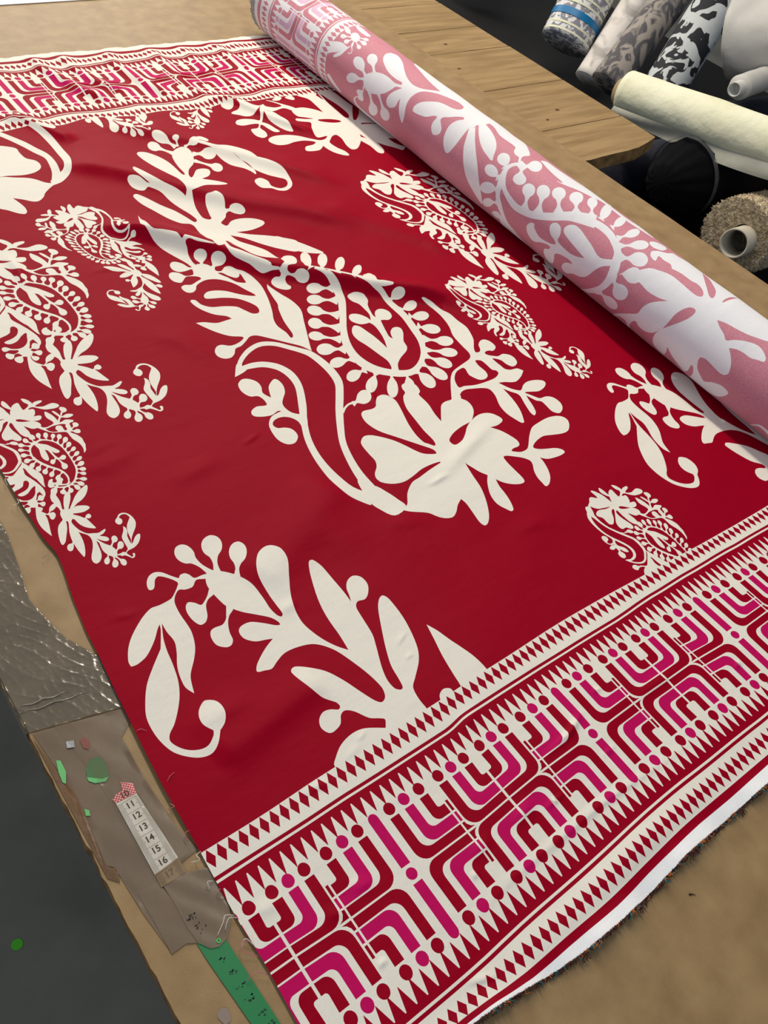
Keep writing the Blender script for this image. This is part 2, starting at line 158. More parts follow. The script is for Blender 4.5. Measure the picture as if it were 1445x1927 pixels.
  (1, '4933 5039 4856 5053 4773 5077 4714 5145 4705 5200 4676 5244 4630 5268 4577 5266 4524 5232 4504 5175 4516 5126 4552 5091 4603 5075 4662 5081 4745 5043 4789 4973 4822 4907'),
  (1, '4879 4868 4806 4852 4736 4840 4697 4882 4679 4942 4637 4983 4578 4998 4511 4982 4449 4930 4430 4860 4450 4808 4499 4779 4566 4775 4639 4796 4705 4795 4731 4745 4756 4691'),
  (1, '4850 4648 4786 4620 4726 4596 4684 4618 4653 4658 4603 4679 4543 4677 4482 4651 4433 4599 4430 4543 4461 4510 4515 4499 4580 4510 4647 4542 4706 4556 4738 4525 4771 4490'),
  (1, '4842 4414 4792 4373 4753 4337 4725 4349 4683 4376 4626 4381 4564 4362 4508 4321 4470 4261 4480 4210 4519 4189 4578 4194 4643 4223 4704 4270 4742 4296 4766 4273 4797 4248'),
  (1, '4893 4285 4869 4231 4852 4186 4812 4170 4740 4144 4672 4102 4614 4044 4579 3982 4578 3925 4619 3902 4691 3936 4757 3987 4812 4051 4848 4121 4871 4160 4915 4169 4969 4182'),
  (1, '5040 4153 5037 4102 5037 4061 4998 4031 4924 3976 4857 3903 4808 3824 4788 3754 4810 3709 4875 3725 4942 3778 5001 3853 5043 3935 5059 4010 5069 4050 5115 4075 5170 4108'),
  (1, '5226 4067 5230 4020 5233 3978 5196 3935 5142 3888 5100 3832 5077 3775 5078 3728 5112 3703 5168 3723 5216 3766 5250 3823 5265 3881 5260 3931 5267 3976 5311 4015 5360 4059'),
  (1, '5345 3984 5383 3961 5417 3944 5398 3901 5361 3822 5347 3744 5359 3679 5396 3639 5460 3640 5520 3695 5550 3766 5553 3839 5530 3901 5485 3941 5463 3965 5493 4013 5527 4070'),
  (1, '5521 4073 5566 4042 5607 4008 5606 3942 5588 3864 5593 3787 5619 3725 5665 3689 5725 3694 5770 3752 5782 3823 5768 3893 5732 3951 5680 3987 5646 4032 5659 4100 5675 4169'),
  (1, '5665 4176 5722 4151 5778 4120 5796 4052 5790 3983 5807 3921 5845 3875 5897 3855 5959 3872 5996 3930 5997 3991 5971 4047 5924 4087 5864 4105 5814 4148 5808 4219 5808 4289'),
  (1, '5750 4259 5830 4247 5916 4225 5974 4162 5990 4104 6029 4057 6085 4027 6150 4024 6212 4053 6233 4110 6215 4162 6168 4203 6104 4224 6032 4224 5946 4258 5902 4325 5869 4388'),
  (1, '5884 4438 5962 4436 6042 4428 6089 4373 6102 4314 6139 4267 6195 4242 6261 4244 6327 4280 6353 4343 6338 4397 6292 4435 6227 4451 6153 4444 6075 4465 6042 4525 6015 4585'),
  (1, '5991 4703 6043 4712 6087 4721 6093 4689 6104 4626 6140 4573 6194 4540 6259 4534 6325 4565 6353 4628 6340 4686 6296 4731 6232 4756 6158 4756 6121 4756 6125 4796 6127 4843'),
  (1, '6029 4922 6080 4945 6120 4966 6128 4942 6151 4893 6198 4860 6260 4848 6328 4863 6390 4908 6406 4968 6381 5012 6328 5036 6258 5038 6183 5017 6149 5005 6148 5039 6143 5079'),
  (1, '6023 5085 6073 5124 6112 5158 6133 5143 6170 5112 6227 5103 6293 5119 6354 5155 6389 5203 6373 5245 6336 5271 6287 5280 6229 5266 6165 5224 6129 5201 6115 5227 6091 5256'),
  (1, '6033 5323 6078 5375 6099 5409 6123 5396 6175 5371 6229 5363 6274 5369 6299 5389 6298 5428 6263 5468 6217 5490 6171 5496 6133 5487 6106 5460 6092 5444 6066 5465 6029 5489'),
  (1, '5750 5878 5755 5902 5752 5922 5751 5907 5807 5918 5958 6045 6117 6200 6184 6278 6210 6343 6176 6365 6113 6345 6027 6283 5842 6085 5742 5962 5748 5952 5744 5972 5720 5981'),
  (1, '5599 6037 5605 6076 5605 6104 5624 6105 5804 6268 5949 6408 6028 6497 6073 6575 6077 6638 6024 6644 5953 6604 5872 6527 5769 6397 5592 6154 5587 6129 5563 6133 5523 6125'),
  (1, '5443 6179 5444 6223 5441 6256 5481 6286 5695 6512 5792 6621 5850 6710 5874 6784 5855 6833 5790 6818 5720 6761 5649 6670 5550 6517 5419 6300 5411 6266 5374 6252 5338 6241'),
  (1, '5347 6329 5327 6359 5305 6372 5354 6432 5550 6689 5611 6800 5632 6885 5618 6940 5568 6951 5495 6893 5429 6797 5318 6607 5235 6433 5248 6373 5259 6354 5232 6332 5212 6314'),
  (1, '5876 5866 6022 6013 6173 6089 6179 5969 6025 5729 6112 5670 6202 5577 6180 5544 6088 5576 6019 5616 5967 5691 5905 5772'),
  (1, '5063 6775 5234 6938 5356 6915 5355 6798 5144 6505 5050 6505 5006 6508 4979 6473 5005 6422 5052 6396 5098 6401 5168 6368 5212 6303 5210 6253 5165 6225 5101 6240 5051 6294 5032 6356 4983 6413 4942 6434 4908 6405 4898 6328 4915 6267 4874 6218 4798 6230 4720 6308 4699 6420 4734 6491 4797 6507 4860 6477 4887 6497 4882 6538 4939 6563 5006 6609'),
 ],
 'ring2': [
  (1, '675 4908 675 4908 621 4877 581 4831 558 4777 542 4697 552 4620 582 4538 640 4444 703 4365 736 4293 740 4220 721 4165 691 4125 691 4125 698 4116 698 4116 733 4156 759 4221 754 4306 720 4385 658 4467 603 4561 574 4639 562 4704 576 4772 595 4813 628 4843 677 4864 677 4864'),
  (1, '659 4846 659 4846 708 4874 758 4866 818 4816 860 4743 881 4642 887 4527 882 4404 867 4300 826 4218 775 4155 711 4127 644 4131 586 4158 550 4127 550 4127 556 4113 556 4113 583 4139 638 4113 710 4104 782 4135 840 4203 886 4296 897 4408 902 4532 896 4651 873 4756 828 4830 766 4885 712 4902 658 4883 658 4883'),
  (1, '644 4849 674 4863 710 4830 758 4788 786 4738 814 4687 835 4636 817 4615 781 4629 763 4671 763 4671 761 4630 768 4580 783 4539 798 4545 835 4564 856 4546 855 4514 828 4490 799 4499 780 4522 796 4456 818 4413 812 4371 782 4350 756 4364 756 4402 771 4444 768 4503 751 4537 731 4503 702 4474 681 4492 682 4523 706 4549 731 4542 747 4559 740 4628 729 4700 707 4722 707 4722 702 4635 689 4571 669 4549 645 4578 635 4632 644 4693 658 4765'),
  (1, '745 4890 740 4905 736 4917 743 4932 755 4949 763 4970 764 4989 757 5004 743 5010 726 5000 716 4983 711 4963 713 4944 721 4929 725 4916 717 4902 708 4885'),
  (1, '799 4853 797 4869 795 4881 803 4890 818 4906 829 4927 834 4949 832 4969 820 4981 803 4976 790 4960 782 4939 779 4916 783 4895 784 4883 775 4874 764 4861'),
  (1, '843 4806 846 4825 849 4841 860 4851 874 4858 886 4871 894 4887 895 4905 887 4921 873 4924 860 4917 850 4903 845 4884 845 4865 841 4848 830 4840 817 4830'),
  (1, '875 4743 884 4768 893 4792 911 4809 926 4812 940 4823 949 4840 952 4860 946 4880 931 4888 917 4883 905 4869 898 4850 896 4828 885 4803 868 4789 850 4776'),
  (1, '890 4674 903 4698 916 4720 936 4731 952 4731 969 4740 983 4757 991 4778 990 4802 977 4814 962 4812 946 4800 934 4780 926 4756 911 4734 893 4725 874 4717'),
  (1, '897 4604 909 4624 919 4641 934 4647 950 4646 967 4653 981 4668 990 4688 990 4711 979 4724 964 4723 949 4712 935 4694 927 4672 915 4654 900 4650 884 4647'),
  (1, '901 4543 915 4558 929 4571 946 4572 959 4566 974 4568 988 4577 1000 4591 1005 4611 999 4626 986 4630 971 4625 957 4613 945 4596 929 4583 914 4584 899 4585'),
  (1, '896 4456 911 4471 926 4485 943 4487 958 4483 974 4485 991 4495 1003 4510 1009 4530 1001 4544 988 4547 971 4542 955 4529 942 4511 925 4497 909 4496 893 4497'),
  (1, '891 4388 905 4400 919 4411 935 4411 948 4404 964 4404 981 4411 994 4425 1001 4443 995 4458 982 4463 966 4460 949 4450 935 4434 920 4423 906 4425 892 4428'),
  (1, '882 4316 895 4327 905 4336 914 4331 927 4319 944 4316 962 4320 978 4334 987 4356 983 4375 970 4385 953 4384 934 4375 918 4360 907 4351 898 4358 888 4365'),
  (1, '869 4278 882 4279 894 4281 901 4270 907 4253 919 4240 934 4234 949 4236 961 4248 963 4267 956 4282 943 4292 927 4296 911 4292 899 4292 893 4303 887 4316'),
  (1, '849 4231 861 4229 873 4227 881 4214 886 4198 896 4184 908 4176 922 4175 934 4184 936 4200 931 4215 919 4226 905 4232 891 4232 878 4236 872 4249 866 4262'),
  (1, '802 4158 818 4157 834 4154 846 4140 854 4123 866 4110 882 4103 897 4103 910 4113 911 4130 903 4145 889 4156 873 4161 856 4160 839 4164 828 4178 819 4192'),
  (1, '769 4122 782 4119 794 4115 798 4101 801 4080 810 4062 823 4050 838 4047 853 4055 859 4075 855 4093 845 4109 830 4118 813 4121 801 4126 798 4140 794 4157'),
  (1, '730 4110 741 4102 751 4096 751 4080 748 4057 751 4036 759 4020 772 4012 789 4017 800 4036 802 4057 797 4076 786 4090 770 4097 761 4105 762 4120 763 4139'),
  (1, '686 4117 691 4101 696 4088 689 4071 676 4057 669 4040 670 4024 677 4012 693 4008 711 4016 721 4030 725 4047 722 4062 712 4074 709 4089 717 4104 726 4122'),
  (1, '640 4136 638 4116 638 4100 626 4091 610 4087 598 4077 592 4062 595 4045 606 4028 624 4023 639 4027 648 4039 651 4056 647 4075 649 4091 661 4098 676 4109'),
  (1, '607 4166 593 4170 581 4173 579 4189 582 4213 578 4232 568 4244 553 4245 535 4234 523 4211 522 4190 529 4174 542 4165 559 4165 570 4160 570 4144 571 4124'),
  (1, '604 4137 610 4151 614 4162 622 4162 637 4161 652 4168 665 4181 673 4199 673 4219 662 4231 648 4231 634 4221 622 4205 614 4184 610 4174 602 4175 590 4175'),
  (1, '647 4887 632 4897 618 4909 611 4933 613 4956 608 4975 599 4988 586 4992 571 4983 562 4962 562 4942 568 4926 580 4915 595 4913 609 4898 614 4875 617 4851'),
  (1, '614 4860 593 4866 569 4875 549 4898 545 4917 535 4932 522 4939 507 4938 494 4924 491 4904 496 4887 507 4876 522 4871 538 4875 563 4863 580 4841 594 4819'),
  (1, '582 4795 562 4799 540 4807 520 4827 514 4844 503 4856 490 4863 476 4862 465 4851 463 4833 469 4818 481 4808 496 4804 511 4806 535 4796 551 4777 565 4759'),
  (1, '569 4727 551 4726 532 4727 517 4742 510 4759 498 4772 483 4777 468 4773 456 4758 455 4738 462 4722 475 4713 491 4712 508 4717 527 4714 541 4700 552 4684'),
  (1, '574 4663 554 4656 534 4650 516 4659 506 4674 492 4682 476 4682 461 4672 450 4652 451 4630 461 4617 476 4613 493 4618 509 4630 531 4634 547 4624 562 4613'),
  (1, '573 4635 558 4615 543 4596 524 4590 509 4594 494 4590 479 4578 470 4560 468 4536 477 4521 491 4518 505 4526 519 4542 529 4563 546 4581 563 4585 582 4587'),
  (1, '595 4576 583 4551 572 4528 553 4517 537 4519 523 4512 512 4497 508 4477 511 4454 524 4441 538 4441 551 4451 560 4469 565 4491 578 4515 596 4523 615 4531'),
  (1, '631 4502 621 4478 612 4457 595 4447 579 4448 565 4440 555 4425 550 4405 555 4383 568 4371 582 4371 595 4382 604 4400 608 4422 619 4444 635 4451 653 4459'),
  (1, '677 4433 667 4411 658 4392 642 4382 626 4379 611 4370 599 4354 593 4334 596 4314 609 4305 624 4308 637 4320 648 4339 653 4361 664 4381 679 4388 696 4396'),
  (1, '730 4350 717 4331 704 4313 685 4305 670 4305 654 4298 639 4285 630 4267 629 4248 639 4237 653 4238 669 4248 682 4264 692 4284 707 4302 724 4307 741 4312'),
  (1, '669 4872 664 4894 660 4914 667 4940 678 4958 684 4977 684 4995 677 5008 663 5012 647 5001 637 4984 634 4966 637 4949 646 4935 649 4912 641 4888 632 4864'),
 ],
 'cen': [
  (1, '3793 8672 3793 8672 3731 8398 3707 8087 3831 7960 3959 7843 3979 7755 3993 7711 4054 7734 4194 7567 4316 7403 4318 7372 4145 7547 4079 7639 4034 7662 4010 7646 4004 7588 3974 7497 3947 7325 3947 7222 3884 7176 3858 7338 3793 7535 3711 7774 3668 7944 3650 8070 3637 8153 3609 8235'),
  (1, '4494 7482 4607 7577 4500 7249 4585 7087 4677 6910 4781 6751 4814 6657 4812 6622 4893 6559 4889 6534 4807 6577 4736 6606 4672 6647 4629 6728 4584 6836 4509 6955 4447 7064 4423 7179'),
  (1, '4333 7381 4341 7480 4303 7586 4365 7868 4418 8106 4394 8208 4267 8269 4166 8452 4076 8736 3995 8965 3970 9151 3990 9222 4053 9237 4140 9094 4249 8838 4360 8628 4428 8418 4476 8246 4518 8242 4548 8302 4529 8452 4468 8678 4433 8878 4419 9084 4389 9182 4320 9285 4278 9322 4199 9286 4120 9329 4071 9432 4072 9572 4115 9635 4179 9620 4252 9545 4301 9404 4338 9358 4338 9358 4299 9479 4263 9607 4257 9757 4314 9852 4346 9772 4411 9537 4497 9309 4625 9083 4676 8948 4686 8882 4686 8882 4747 8964 4769 9063 4774 9284 4725 9505 4681 9742 4645 10000 4623 10206 4623 10365 4680 10424 4792 10371 4904 10172 4959 9948 4965 9718 4949 9490 4978 9446 5016 9542 5034 9767 5081 10016 5143 10173 5252 10293 5391 10345 5472 10288 5484 10148 5399 9914 5309 9771 5152 9625 5046 9439 5029 9324 5129 9427 5256 9576 5376 9595 5458 9544 5435 9445 5341 9338 5192 9268 5252 9219 5381 9139 5497 9007 5323 8966 5108 8970 4905 8910 4810 8909 4810 8909 4757 8772 4687 8552 4657 8314 4713 8231 4769 8238 4792 8333 4864 8571 4917 8686 4963 8732 5051 8719 5120 8729 5150 8671 5160 8576 5137 8479 5092 8381 5140 8354 5181 8388 5259 8378 5326 8309 5344 8220 5300 8171 5228 8175 5158 8237 5111 8303 5040 8271 4983 8191 4874 8112 4844 8078 4871 7999 4910 7994 5019 8074 5174 8084 5352 8023 5464 7922 5467 7849 5382 7790 5164 7749 4931 7783 4931 7783 5085 7655 5323 7523 5535 7379 5670 7232 5520 7005 5301 7150 5112 7355 4947 7601 4799 7736 4799 7736 4828 7542 4984 7319 5079 7136 5080 6850 5080 6850 4823 6815 4668 6990 4641 7339 4645 7547 4506 7471 4506 7471 4443 7315 4358 7305'),
  (1, '5406 7121 5296 7224 5411 7466 5552 7346 5671 7223 5791 7040 5884 6855 5825 6837 5634 6926'),
  (1, '5206 10243 5162 10295 5118 10359 5092 10461 5101 10548 5085 10614 5048 10654 4998 10659 4937 10614 4897 10526 4892 10448 4914 10389 4958 10358 5017 10362 5078 10306 5111 10228 5136 10151'),
  (1, '5353 10413 5326 10462 5302 10508 5299 10571 5305 10651 5292 10739 5263 10823 5207 10856 5136 10836 5100 10778 5098 10705 5120 10622 5162 10553 5223 10517 5260 10475 5268 10413 5270 10335'),
  (1, '5377 10376 5389 10423 5399 10463 5422 10499 5450 10515 5470 10543 5481 10581 5476 10617 5444 10630 5401 10614 5374 10594 5362 10569 5363 10541 5378 10513 5375 10469 5358 10429 5333 10379'),
  (1, '5449 10281 5490 10303 5522 10315 5555 10302 5588 10273 5628 10262 5668 10271 5705 10310 5749 10407 5751 10487 5711 10497 5649 10459 5592 10411 5556 10371 5523 10352 5493 10353 5456 10355'),
  (1, '5429 10003 5492 10012 5544 10014 5575 9968 5587 9886 5631 9843 5700 9845 5777 9888 5838 9952 5847 10024 5822 10080 5774 10115 5713 10126 5645 10102 5584 10091 5545 10113 5503 10144'),
  (1, '5348 9820 5408 9769 5475 9703 5528 9599 5520 9522 5536 9463 5574 9433 5628 9440 5693 9493 5733 9576 5737 9645 5710 9690 5662 9708 5600 9694 5513 9753 5456 9833 5412 9907'),
  (1, '5637 10364 5722 10457 5841 10505 5899 10404 5891 10300 5824 10272 5757 10355 5675 10311 5701 10256 5782 10158 5827 10075 5828 9955 5848 9750 5903 9570 6043 9419 6103 9289 6125 9174 6181 9284 6181 9495 6107 9683 6067 9855 6067 9855 6139 9581 6201 9298 6307 9091 6419 8971 6505 8883 6484 8770 6396 8677 6265 8656 6172 8766 6199 8920 6136 9043 6017 9018 5961 8909 5980 8755 6127 8696 6204 8598 6322 8563 6484 8649 6581 8798 6626 9040 6597 9224 6505 9418 6410 9532 6383 9564 6374 9780 6266 9953 6122 10066 5940 10113 5825 10233 5747 10338'),
 ],
 'spr': [
  (1, '1397 2390 1333 2406 1253 2411 1226 2475 1195 2512 1145 2514 1117 2488 1064 2553 1006 2634 942 2667 873 2648 819 2582 801 2507 829 2486 863 2506 909 2583 960 2604 1033 2533 1083 2444 1051 2397 991 2340 929 2299 804 2287 711 2293 579 2223 421 2094 328 1981 266 1854 262 1792 262 1792 322 1786 433 1825 565 1937 662 2051 699 2084 699 2084 677 2018 579 1834 579 1834 412 1676 291 1545 195 1385 140 1249 128 1091 145 957 187 839 272 738 362 677 460 662 543 713 617 809 617 809 689 854 737 926 751 1008 737 1080 697 1125 643 1145 566 1091 524 1015 521 928 567 840 567 840 544 799 472 746 400 745 315 784 248 855 209 947 236 1013 315 1078 411 1191 494 1316 555 1458 596 1638 619 1788 657 1932 722 2085 722 2085 716 1971 726 1845 686 1726 623 1600 588 1484 575 1357 612 1262 612 1262 655 1400 692 1469 796 1593 870 1714 918 1879 921 2100 941 2240 988 2316 1050 2358 1106 2330 1185 2326 1257 2382 1352 2347'),
  (1, '1341 2347 1392 2399 1517 2360 1634 2232 1709 2070 1719 1874 1710 1723 1724 1625 1751 1583 1780 1602 1785 1704 1789 1883 1808 2092 1865 2239 1961 2358 2064 2398 2139 2373 2195 2284 2182 2139 2086 1961 1993 1789 1925 1618 1894 1436 1910 1298 1958 1143 2024 1017 2101 918 2101 918 2124 1095 2141 1342 2189 1577 2291 1864 2351 1989 2386 2024 2425 2011 2461 1908 2468 1713 2471 1519 2462 1376 2462 1376 2493 1451 2523 1542 2586 1615 2673 1637 2738 1578 2740 1466 2674 1370 2605 1330 2534 1346 2494 1330 2464 1281 2446 1161 2417 949 2361 806 2267 592 2225 448 2230 338 2274 294 2307 313 2329 408 2357 561 2440 759 2558 992 2655 1168 2732 1255 2793 1272 2823 1201 2814 968 2770 760 2702 571 2615 448 2466 321 2387 251 2357 128 2357 2 2357 2 2218 -509 1384 -223 1293 -2 1349 64 1462 139 1609 173 1739 151 1901 52 1901 52 1949 122 1916 159 1832 218 1755 345 1688 398 1628 380 1570 306 1478 278 1429 294 1400 370 1432 447 1502 490 1576 478 1642 438 1674 462 1663 513 1571 624 1502 834 1479 981 1502 1017 1547 1021 1633 962 1766 843 1860 670 1926 491 1986 338 2034 285 2096 315 2130 412 2110 591 2056 791 1989 976 1901 1101 1814 1165 1668 1203 1543 1205 1432 1162 1351 1121 1282 1140 1216 1165 1251 1227 1337 1294 1437 1356 1542 1404 1542 1404 1482 1427 1380 1464 1307 1545 1302 1633 1347 1681 1452 1682 1555 1610 1649 1524 1692 1509 1691 1556 1652 1630 1560 1721 1452 1820 1381 1911 1341 1984 1314 2153 1312 2258'),
  (1, '1509 2328 1527 2403 1548 2474 1598 2546 1661 2590 1706 2651 1725 2720 1711 2783 1658 2825 1585 2813 1531 2769 1499 2704 1493 2634 1513 2569 1503 2486 1471 2419 1433 2349'),
  (1, '1645 2186 1671 2242 1697 2293 1746 2336 1806 2364 1859 2417 1895 2483 1903 2551 1873 2607 1812 2612 1755 2578 1711 2520 1687 2451 1685 2381 1665 2316 1630 2271 1589 2223'),
  (1, '1462 2383 1430 2453 1399 2531 1388 2632 1407 2703 1404 2772 1379 2827 1334 2856 1275 2846 1232 2790 1219 2726 1232 2664 1266 2615 1315 2587 1361 2507 1381 2424 1396 2344'),
  (1, '1317 2224 1322 2148 1242 2117 1184 2061 1137 1950 1085 1893 1024 1891 990 1972 986 2074 1011 2148 1054 2179 1105 2144 1146 2090 1200 2115 1256 2160'),
  (1, '1375 1990 1396 1902 1318 1846 1265 1777 1224 1679 1208 1591 1164 1544 1107 1549 1045 1614 1042 1711 1075 1777 1129 1794 1206 1787 1268 1825 1315 1898'),
 ],
 'sprleaf': [
  (1, '2963 751 2963 751 3010 638 3050 481 3090 354 3132 202 3146 34 3112 -293 2732 -174 2794 8 2817 149 2859 370 2914 566'),
  (1, '2530 9 2564 57 2629 80 2687 51 2692 1 2671 -136 2510 -105'),
 ],
 'tail': [
  (1, '1580 6562 1578 6523 1567 6458 1538 6411 1510 6374 1519 6301 1521 6212 1505 6122 1499 6064 1499 6064 1527 6051 1527 6051 1548 6142 1591 6259 1639 6337 1716 6377 1717 6313 1686 6218 1625 6108 1584 6035 1584 6035 1599 6024 1599 6024 1654 6096 1710 6168 1767 6241 1856 6321 1954 6378 2013 6402 2020 6358 1986 6283 1918 6195 1827 6127 1739 6089 1663 6026 1663 6026 1707 6045 1772 6033 1860 5994 1892 5948 1872 5919 1788 5889 1699 5899 1622 5921 1622 5921 1611 5898 1611 5898 1658 5860 1705 5813 1734 5774 1757 5773 1780 5810 1828 5826 1850 5786 1839 5748 1802 5732 1761 5757 1774 5711 1800 5618 1827 5514 1798 5514 1726 5558 1663 5621 1620 5703 1600 5784 1576 5821 1540 5790 1534 5739 1554 5658 1584 5573 1631 5502 1678 5456 1757 5429 1817 5407 1869 5419 1926 5439 1948 5428 1922 5394 1876 5360 1816 5346 1856 5320 1907 5281 1924 5232 1893 5204 1843 5222 1789 5277 1755 5315 1755 5315 1779 5257 1823 5181 1890 5103 1928 5038 1940 4969 1916 4898 1873 4883 1830 4912 1777 4991 1753 5084 1761 5219 1735 5272 1735 5272 1730 5178 1721 5053 1694 4957 1643 4891 1582 4869 1547 4914 1549 4989 1591 5078 1645 5181 1681 5293 1679 5386 1650 5445 1603 5493 1559 5544 1559 5544 1563 5455 1559 5348 1538 5230 1503 5119 1466 5055 1448 5109 1425 5228 1414 5363 1414 5363 1399 5313 1362 5249 1319 5239 1294 5281 1306 5338 1341 5375 1391 5374 1412 5396 1416 5466 1437 5600 1477 5726 1490 5793 1467 5818 1457 5771 1431 5674 1361 5526 1318 5439 1262 5394 1246 5445 1262 5570 1294 5697 1340 5785 1411 5845 1431 5864 1430 5938 1439 5999 1460 6028 1460 6028 1457 6105 1433 6154 1433 6154 1409 6126 1364 6099 1326 6091 1301 6071 1301 6071 1308 6115 1340 6176 1390 6212 1429 6224 1429 6224 1408 6282 1419 6375 1452 6439 1468 6491 1501 6526 1547 6526'),
  (1, '1159 6286 1189 6272 1179 6216 1195 6147 1228 6098 1266 6061 1304 6096 1304 6096 1309 6078 1290 6065 1322 6065 1356 6060 1374 6019 1356 5967 1316 5926 1289 5926 1271 5968 1275 6019 1251 6048 1223 6055 1223 6055 1231 5979 1214 5854 1194 5748 1174 5622 1174 5622 1144 5692 1106 5789 1084 5901 1086 6034 1119 6168'),
  (1, '1497 6679 1534 6715 1569 6720 1581 6704 1562 6671 1563 6639 1589 6625 1616 6633 1634 6674 1655 6713 1685 6717 1718 6684 1726 6636 1698 6615 1658 6632 1633 6629 1625 6610 1653 6578 1706 6547 1751 6544 1801 6571 1805 6536 1739 6516 1654 6537 1607 6557 1587 6550 1574 6515 1560 6513 1573 6555 1581 6584 1551 6581 1530 6574 1499 6587 1486 6624'),
  (1, '1901 5060 1923 5093 1941 5119 1970 5137 1997 5137 2021 5150 2038 5175 2044 5208 2035 5244 2011 5263 1987 5260 1966 5242 1952 5212 1947 5175 1929 5139 1907 5118 1881 5095'),
  (1, '1925 4943 1948 4968 1967 4987 1992 4992 2018 4985 2045 4993 2069 5016 2084 5050 2086 5093 2068 5120 2043 5125 2018 5110 1995 5080 1980 5041 1961 5012 1941 5000 1915 4987'),
  (1, '1793 4974 1783 4950 1776 4933 1759 4922 1732 4909 1709 4886 1695 4857 1692 4826 1705 4801 1732 4796 1756 4810 1775 4836 1786 4868 1787 4901 1790 4922 1801 4935 1818 4954'),
  (1, '1847 4908 1845 4879 1842 4856 1826 4830 1799 4799 1782 4764 1777 4731 1787 4704 1813 4693 1846 4708 1869 4736 1881 4771 1880 4805 1867 4832 1864 4857 1873 4881 1885 4911'),
  (1, '1874 4877 1890 4851 1905 4822 1913 4780 1907 4744 1912 4711 1927 4686 1948 4676 1975 4686 1993 4718 1996 4751 1987 4780 1969 4801 1944 4810 1922 4837 1911 4871 1902 4904'),
  (1, '1903 4896 1921 4909 1973 4908 2021 4921 2051 4898 2080 4921 2108 4952 2108 4998 2104 5130 2115 5199 2183 5298 2208 5377 2208 5377 2235 5339 2229 5257 2195 5179 2188 5107 2188 5015 2188 5015 2219 5092 2228 5220 2250 5322 2290 5399 2374 5503 2374 5503 2353 5571 2308 5603 2256 5597 2217 5567 2217 5567 2245 5516 2235 5463 2195 5428 2155 5444 2135 5500 2158 5547 2197 5577 2239 5625 2300 5635 2358 5604 2399 5540 2420 5461 2418 5374 2373 5281 2283 5173 2227 5089 2195 5011 2195 5011 2227 5032 2281 5099 2341 5145 2386 5137 2356 5062 2292 4983 2206 4933 2139 4920 2099 4912 2058 4877 2086 4819 2104 4784 2130 4789 2135 4832 2157 4839 2168 4816 2142 4766 2102 4758 2066 4802 2020 4850 1975 4853 1958 4879'),
 ],
 'ur': [
  (1, '8469 11492 8672 11523 8806 11450 8850 11201 8871 10919 8866 10649 8818 10280 8781 9974 8690 9724 8520 9524 8362 9395 8250 9404 8240 9554 8300 9784 8286 9931 8191 9921 8084 9829 8001 9731 8023 9535 8089 9382 8079 9238 7982 9271 7875 9405 7829 9543 7818 9672 7818 9672 7679 9573 7517 9581 7428 9635 7510 9758 7677 9776 7765 9845 7623 9949 7409 9964 7216 9923 7048 9959 6972 10096 7027 10204 7183 10258 7415 10229 7604 10132 7756 9978 7880 9868 8000 9875 8091 9956 7914 9959 7899 10066 7978 10278 8095 10476 7990 10545 7869 10604 7917 10689 8073 10625 8226 10592 8107 10677 7988 10762 7990 10943 8073 11025 8277 11022 8459 10894 8559 10753 8559 10753 8584 11078 8586 11306'),
  (1, '8950 11527 9251 11466 9278 11055 9356 10297 9412 9352 9188 9086 9083 9190 8890 9460 8766 9704 8734 9973 8734 9973 8555 9662 8489 9779 8697 10238 8787 10537 8742 10821 8867 11225'),
  (1, '8655 9759 8806 9633 8871 9475 8837 9229 8741 9102 8660 9154 8669 9408 8615 9621'),
  (0, '8945 11406 8970 11195 9016 10906 9001 10579 8924 10437 8855 10460 8863 10732 8879 11109'),
  (0, '9335 10871 9362 10777 9280 10600 9130 10423 8989 10305 8960 10342 9121 10595'),
  (0, '9011 10174 9311 10109 9308 10084 9016 10130'),
  (0, '9178 9548 9178 9548 9314 9489 9418 9140 9297 9206 9202 9344'),
  (0, '8311 10542 8519 10499 8668 10410 8676 10337 8531 10344 8374 10419 8281 10499'),
  (1, '7579 11380 7374 11126 7197 11034 7064 11041 6972 11117 6867 11192 6916 11253 7059 11309 7146 11390 7170 11547 7319 11560 7404 11375 7533 11330 7627 11367 7631 11281 7768 11181 7925 11201 7872 11344 7763 11493 7845 11439 7985 11250 8094 11102 8132 10981 8039 10928 7919 11102 7693 11063 7431 11014 7622 11042 7645 10726 7621 10426 7596 10301 7502 10365 7416 10581 7378 10791 7408 11001 7408 11001 7323 10880 7233 10769 7233 10769 7306 10671 7346 10513 7367 10381 7265 10386 7214 10525 7175 10684 7085 10582 7101 10432 7050 10298 6937 10256 6857 10346 6865 10513 6910 10586 7037 10594 7136 10719 7023 10749 6827 10739 6737 10814 6809 10934 6962 10963 7142 10899 7228 10837 7315 10958 7364 11066'),
  (1, '6875 11605 6943 11654 7095 11609 7063 11467 6953 11362 6867 11354 6821 11463'),
  (1, '7884 11455 8034 11555 8118 11501 7999 11408'),
  (1, '8180 11483 8343 11528 8334 11379 8258 11353'),
  (1, '8654 11498 8890 11485 8787 11377 8654 11406'),
 ],
 'ul': [
  (1, '3354 11773 3354 11773 3413 11627 3466 11411 3481 11091 3466 10753 3437 10452 3382 10299 3315 10217 3186 10136 3031 9991 3031 9991 3022 9874 3022 9874 3178 9926 3352 10070 3470 10220 3577 10521 3606 10872 3614 11193 3566 11457 3488 11675 3400 11813 3400 11813'),
  (1, '2842 11562 2842 11562 2951 11363 3072 11107 3148 10890 3232 10674 3212 10466 3156 10225 3068 10027 3068 10027 3211 10012 3211 10012 3285 10241 3333 10536 3328 10788 3242 11024 3162 11237 3025 11481 2909 11675 2909 11675'),
